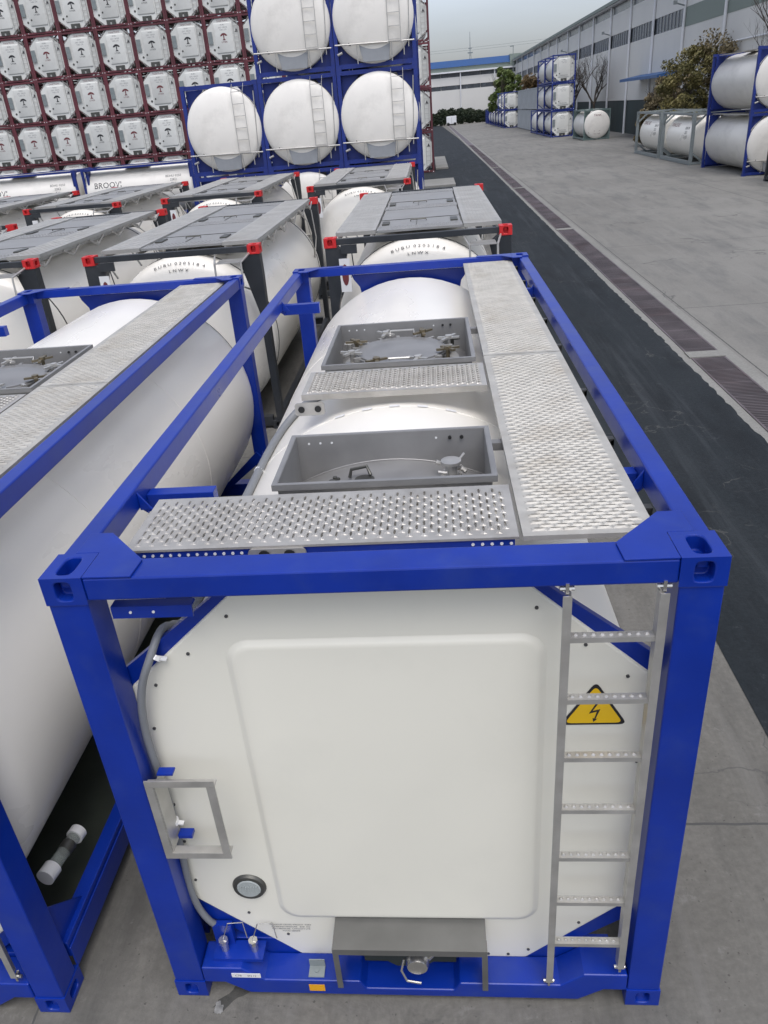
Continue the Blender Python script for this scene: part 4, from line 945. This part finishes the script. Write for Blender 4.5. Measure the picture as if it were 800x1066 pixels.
for (a, b) in bays:
    mb = MB().box(WX+.06, WX+.12, a, b, 11.06, 11.84); child(mb, 'upper_window', GLASSD, wh)
    if a > 60:
        o = child(MB().box(WX+.05, WX+.1, a, b, 8.01, 9.19), 'window_band', GLASSD, wh); mb = MB(); n = 9
        for i in range(n+1): yy = a+(b-a)*i/n; mb.box(WX-.01, WX+.05, yy-.05, yy+.05, 8.01, 9.19)
        f = mb.build('window_frame', MULL); f.parent = o
        # keep world placement through the grandparent's offset
        f.matrix_parent_inverse = Matrix.Identity(4)
    if 77 < a < 95 or a in (68.9,):
        child(MB().box(WX+.06, WX+.12, a, b, 0, 3.0), 'shutter_door', DOORG, wh)
    elif 95 < a < 140:
        child(MB().box(WX+.06, WX+.12, a, b, 0, 3.0), 'shutter_door', DOORG, wh)
for p in posts:
    mb = MB(); mb.tube([(WX-.12, p, 0), (WX-.12, p, 11.95)], .11, 8); child(mb, 'downpipe', PIPEW, wh, smooth=40)
mb = MB(); mb.prism([(WX-1.9, 4.84), (WX, 5.10), (WX, 4.74), (WX-1.9, 4.62)], 'y', 68.5, 82); child(mb, 'canopy', CANOPYB, wh)
for p in (68.9, 96.2, 125.2):
    mb = MB(); mb.tube([(WX-.1, p, 9.3), (WX-.9, p-.3, 9.5)], .05, 6); mb.box(WX-1.1, WX-.85, p-.42, p-.2, 9.42, 9.68); child(mb, 'floodlight', GREYP, wh)
# pipe along the wall foot
mb = MB()
for z in (6.3, 4.9): mb.tube([(WX-.1, 22, z-.1), (WX-.1, 68, z-.1)], .05, 6)
child(mb, 'cable_tray', PIPEW, wh)

# ---------------------------------------------------------------- end building
EB = empty('factory_building', (0, 205, 0)); tag(EB, 'low white factory building with a blue sheet roof closing the far end of the yard', 'building')
child(MB().box(-60, 21.5, 200, 200.3, 0, 7.15).box(-60, 21.5, 200, 200.3, 8.03, 9.7).box(-60, 21.5, 200.4, 245, 0, 10.6), 'wall', CLAD, EB)
for i in range(9):
    child(MB().box(-60+i*9.05, -60+(i+1)*9.05-.15, 200.1, 200.35, 7.15, 8.03), 'window_band', GLASSD, EB); child(MB().box(-60+i*9.05, -60+(i+1)*9.05-.15, 200.1, 200.35, 9.7, 10.5), 'upper_window', GLASSD, EB)
child(MB().box(-60, 21.5, 199.4, 200.35, 10.55, 10.85), 'eave', PIPEW, EB)
child(MB().box(-60, 21.5, 201.5, 202, 10.85, 11.75), 'fascia', CLADG, EB)
mb = MB(); mb.prism([(201.2, 11.75), (203.0, 13.15), (246, 13.3), (246, 11.75)], 'x', -60, 19.2); child(mb, 'roof', ROOFB, EB)
child(MB().box(19.2, 21.8, 201.2, 240, 10.85, 13.3), 'roof_end', CLADG, EB)
for x in (-8, -.3, 7.8, 15.6): child(MB().tube([(x, 199.8, 0), (x, 199.8, 10.7)], .14, 8), 'downpipe', PIPEW, EB)

# mast, lamp post, cables
mast = empty('radio_mast', (12.55, 250, 0)); tag(mast, 'slim lattice mast rising behind the blue roof', 'mast')
mb = MB(); H = 21.3
for k in range(3):
    a = k*2.094; mb.tube([(.7*math.cos(a), .7*math.sin(a), 0), (.22*math.cos(a), .22*math.sin(a), 16.8)], .06, 5)
for i in range(14):
    z = i*1.2; r = .7-.48*z/16.8; r2 = .7-.48*(z+1.2)/16.8
    for k in range(3):
        a = k*2.094; b = (k+1)*2.094; mb.tube([(r*math.cos(a), r*math.sin(a), z), (r2*math.cos(b), r2*math.sin(b), z+1.2)], .03, 4)
mb.build('lattice', GREYP, mast); MB().tube([(0, 0, 16.7), (0, 0, H+.5)], [.12, .05], 6).build('aerial', GREYP, mast); MB().box(-.7, .7, -.1, .1, 16.6, 16.9).box(-.5, .5, -.1, .1, 17.7, 17.9).build('antenna_platform', GREYP, mast)
lp = empty('lamp_post', (19.4, 196, 0)); tag(lp, 'thin lamp post at the far corner where the warehouse meets the factory', 'lamp post')
MB().tube([(0, 0, 0), (0, 0, 14.5)], [.12, .07], 8).build('pole', GREYP, lp); MB().box(-.7, .1, -.12, .12, 14.4, 14.6).build('lamp_head', GREYP, lp)
for i, z in enumerate((17.2, 21.5, 22.3)):
    mb = MB(); mb.tube([(-150+300*k/20, 330, z+6*((k-10)/10)**2) for k in range(21)], .05, 4); tag(mb.build('power_cable', GREYP), 'power cable across the pale sky, %s of the three' % ('lowest', 'middle', 'highest')[i], 'cable', 'power cables across the sky')
# small white vehicle far away
vn = empty('parked_van', (5.2, 190, 0)); tag(vn, 'small white van parked by the hedge at the far end', 'van')
MB().prism([(-1.1, .35), (1.1, .35), (1.1, 1.9), (-.3, 1.9), (-1.1, 1.85)], 'y', -.9, .9).build('body', PIPEW, vn, bevel=.06); MB().box(-.02, .02, -.91, -.9, .5, 1.7).build('rear_doors', GREYP, vn)
for x in (-.75, .75):
    for y in (-.8, .8): MB().tube([(x, y-.1, .32), (x, y+.1, .32)], .32, 14).build('wheel', BLACK, vn)

# ---------------------------------------------------------------- trees
def grow(mb, p, d, L, r, depth, tips, spread=.5, upb=.25, rnd=random):
    n = 4; pts = [p]; rs = [r]; q = p.copy(); dd = d.copy()
    for i in range(n):
        dd = (dd + Vector((rnd.uniform(-.16, .16), rnd.uniform(-.16, .16), rnd.uniform(-.05, .12)))).normalized(); q = q+dd*L/n; pts.append(q.copy()); rs.append(r*(1-.38*(i+1)/n))
    mb.tube(pts, rs, 6 if depth > 1 else 4, cap=False)
    tips.append((q.copy(), depth))
    if depth == 0: return
    k = rnd.choice((2, 3, 3)) if depth < 3 else 3
    for i in range(k):
        a = rnd.uniform(0, 6.283); v = Vector((math.cos(a), math.sin(a), rnd.uniform(.1, .8)))
        nd = (dd*(1-spread)+v*spread+Vector((0, 0, upb))).normalized(); st = pts[rnd.choice((2, 3, 4))]
        grow(mb, st.copy(), nd, L*rnd.uniform(.62, .82), r*.55, depth-1, tips, spread, upb, rnd)
def make_tree(x, y, h, crown_r, leafm, label, seed, leaves=2600, leaf=.16, bare=False, bush=0, low=.25, squash=1.0, lean=0, trunk_r=.14, depth=4):
    rnd = random.Random(seed); t = empty('tree' if not bare else 'bare_tree', (x, y, 0)); tag(t, label, 'tree')
    mb = MB(); tips = []; grow(mb, Vector((0, 0, 0)), Vector((lean, 0, 1)).normalized(), h*.36, trunk_r, depth, tips, .5, .3 if bare else .15, rnd)
    zmax = max(p.z for p, d in tips); s = h/zmax*(1.0 if bare else .9)
    mb.v = [(a*s*squash, b*s*squash, c*s) for a, b, c in mb.v]; mb.build('trunk', BARK, t, smooth=60)
    if leaves:
        mb = MB(); ends = [Vector((p.x*s*squash, p.y*s*squash, p.z*s)) for p, d in tips if d <= 2]
        blobs = [(e, rnd.uniform(.5, 1.0)*crown_r*.34) for e in ends]
        for i in range(12):
            a = rnd.uniform(0, 6.283); rr = crown_r*rnd.uniform(.2, .85); z = h*rnd.uniform(low+.08, .92); rr *= math.sqrt(max(.1, 1-((z/h-.55)/.5)**2)); blobs.append((Vector((math.cos(a)*rr+lean*z, math.sin(a)*rr, z)), crown_r*rnd.uniform(.22, .42)))
        if bush:
            blobs = []
            for i in range(bush):
                a = rnd.uniform(0, 6.283); u = rnd.random()**.5; zz = rnd.uniform(.05, .95); rr = crown_r*u*math.sqrt(max(.05, 1-((zz-.40)/.62)**2))
                blobs.append((Vector((math.cos(a)*rr, math.sin(a)*rr, h*zz)), crown_r*rnd.uniform(.12, .26)))
        for i in range(leaves):
            c, br = rnd.choice(blobs)
            v = Vector((rnd.gauss(0, 1), rnd.gauss(0, 1), rnd.gauss(0, 1))).normalized()*br*rnd.random()**.45
            p = c+Vector((v.x, v.y, v.z*.8))
            if p.z < h*low*.6: continue
            nrm = Vector((rnd.gauss(0, 1), rnd.gauss(0, 1), rnd.gauss(0, 1)+.6)).normalized(); a = nrm.orthogonal().normalized(); b = nrm.cross(a); sz = leaf*rnd.uniform(.6, 1.3)
            mb.add([p+a*sz, p+b*sz*.6, p-a*sz, p-b*sz*.6], [(0, 1, 2, 3)])
        mb.build('crown', leafm, t, recalc=False)
    return t
make_tree(18.5, 58.5, 6.3, 2.5, LEAFG, 'bushy dark green tree behind the grey-framed tanks', 3, 20000, .10, low=.0, bush=110)
make_tree(18.0, 64.5, 4.6, 2.0, LEAFB, 'low brownish thinning tree left of the bushy green one', 5, 17000, .09, low=.0, bush=70)
make_tree(19.0, 57.0, 7.6, 2.2, LEAFB, 'taller half-bare tree with brown leaves rising over the bushy green one', 8, 2600, .11, low=.45)
make_tree(18.9, 47.0, 9.6, 1.8, None, 'bare tree with fine upright branches above the right-hand pair of tanks', 12, 0, bare=True, squash=1.0, trunk_r=.15, depth=6)
make_tree(16.6, 97.0, 8.6, 1.8, None, 'bare tree beside the blue yard stack', 21, 0, bare=True, squash=1.05, trunk_r=.2, depth=6)
make_tree(18.9, 97.0, 8.2, 1.8, None, 'bare tree against the warehouse, right of its bare neighbour', 23, 0, bare=True, squash=1.05, trunk_r=.2, depth=6)
make_tree(14.4, 155, 9.4, 3.0, LEAFL, 'light green tree leaning over the far line of tanks', 31, 15000, .22, low=.2, lean=.06, bush=90)
make_tree(18.5, 150, 8.2, 2.4, LEAFA, 'orange-brown autumn tree behind the grey shipping containers', 35, 4500, .22, low=.3)
for i in range(11):
    x = -3+i*2.1; rnd = random.Random(100+i); h = rnd.uniform(2.5, 3.6); t = empty('shrub', (x, 196.5+rnd.uniform(-.5, .5), 0))
    tag(t, 'dark green shrub, %s from the left in the row along the factory wall' % ORD[i], 'shrub', 'shrubs along the factory wall')
    MB().tube([(0, 0, 0), (0, 0, h*.6)], .08, 6).build('stem', BARK, t)
    mb = MB()
    for k in range(1700):
        v = Vector((rnd.gauss(0, 1), rnd.gauss(0, 1), rnd.gauss(0, 1))).normalized()*rnd.random()**.35; p = Vector((v.x*1.75*(1-.15*abs(v.z)), v.y*.9, h*.48+v.z*h*.48+.12*math.sin(k))); n_ = Vector((rnd.gauss(0, 1), rnd.gauss(0, 1), rnd.gauss(0, 1))).normalized(); a = n_.orthogonal().normalized(); b = n_.cross(a)
        mb.add([p+a*.22, p+b*.15, p-a*.22, p-b*.15], [(0, 1, 2, 3)])
    mb.build('foliage', HEDGE, t, recalc=False)
bpy.context.view_layer.update()
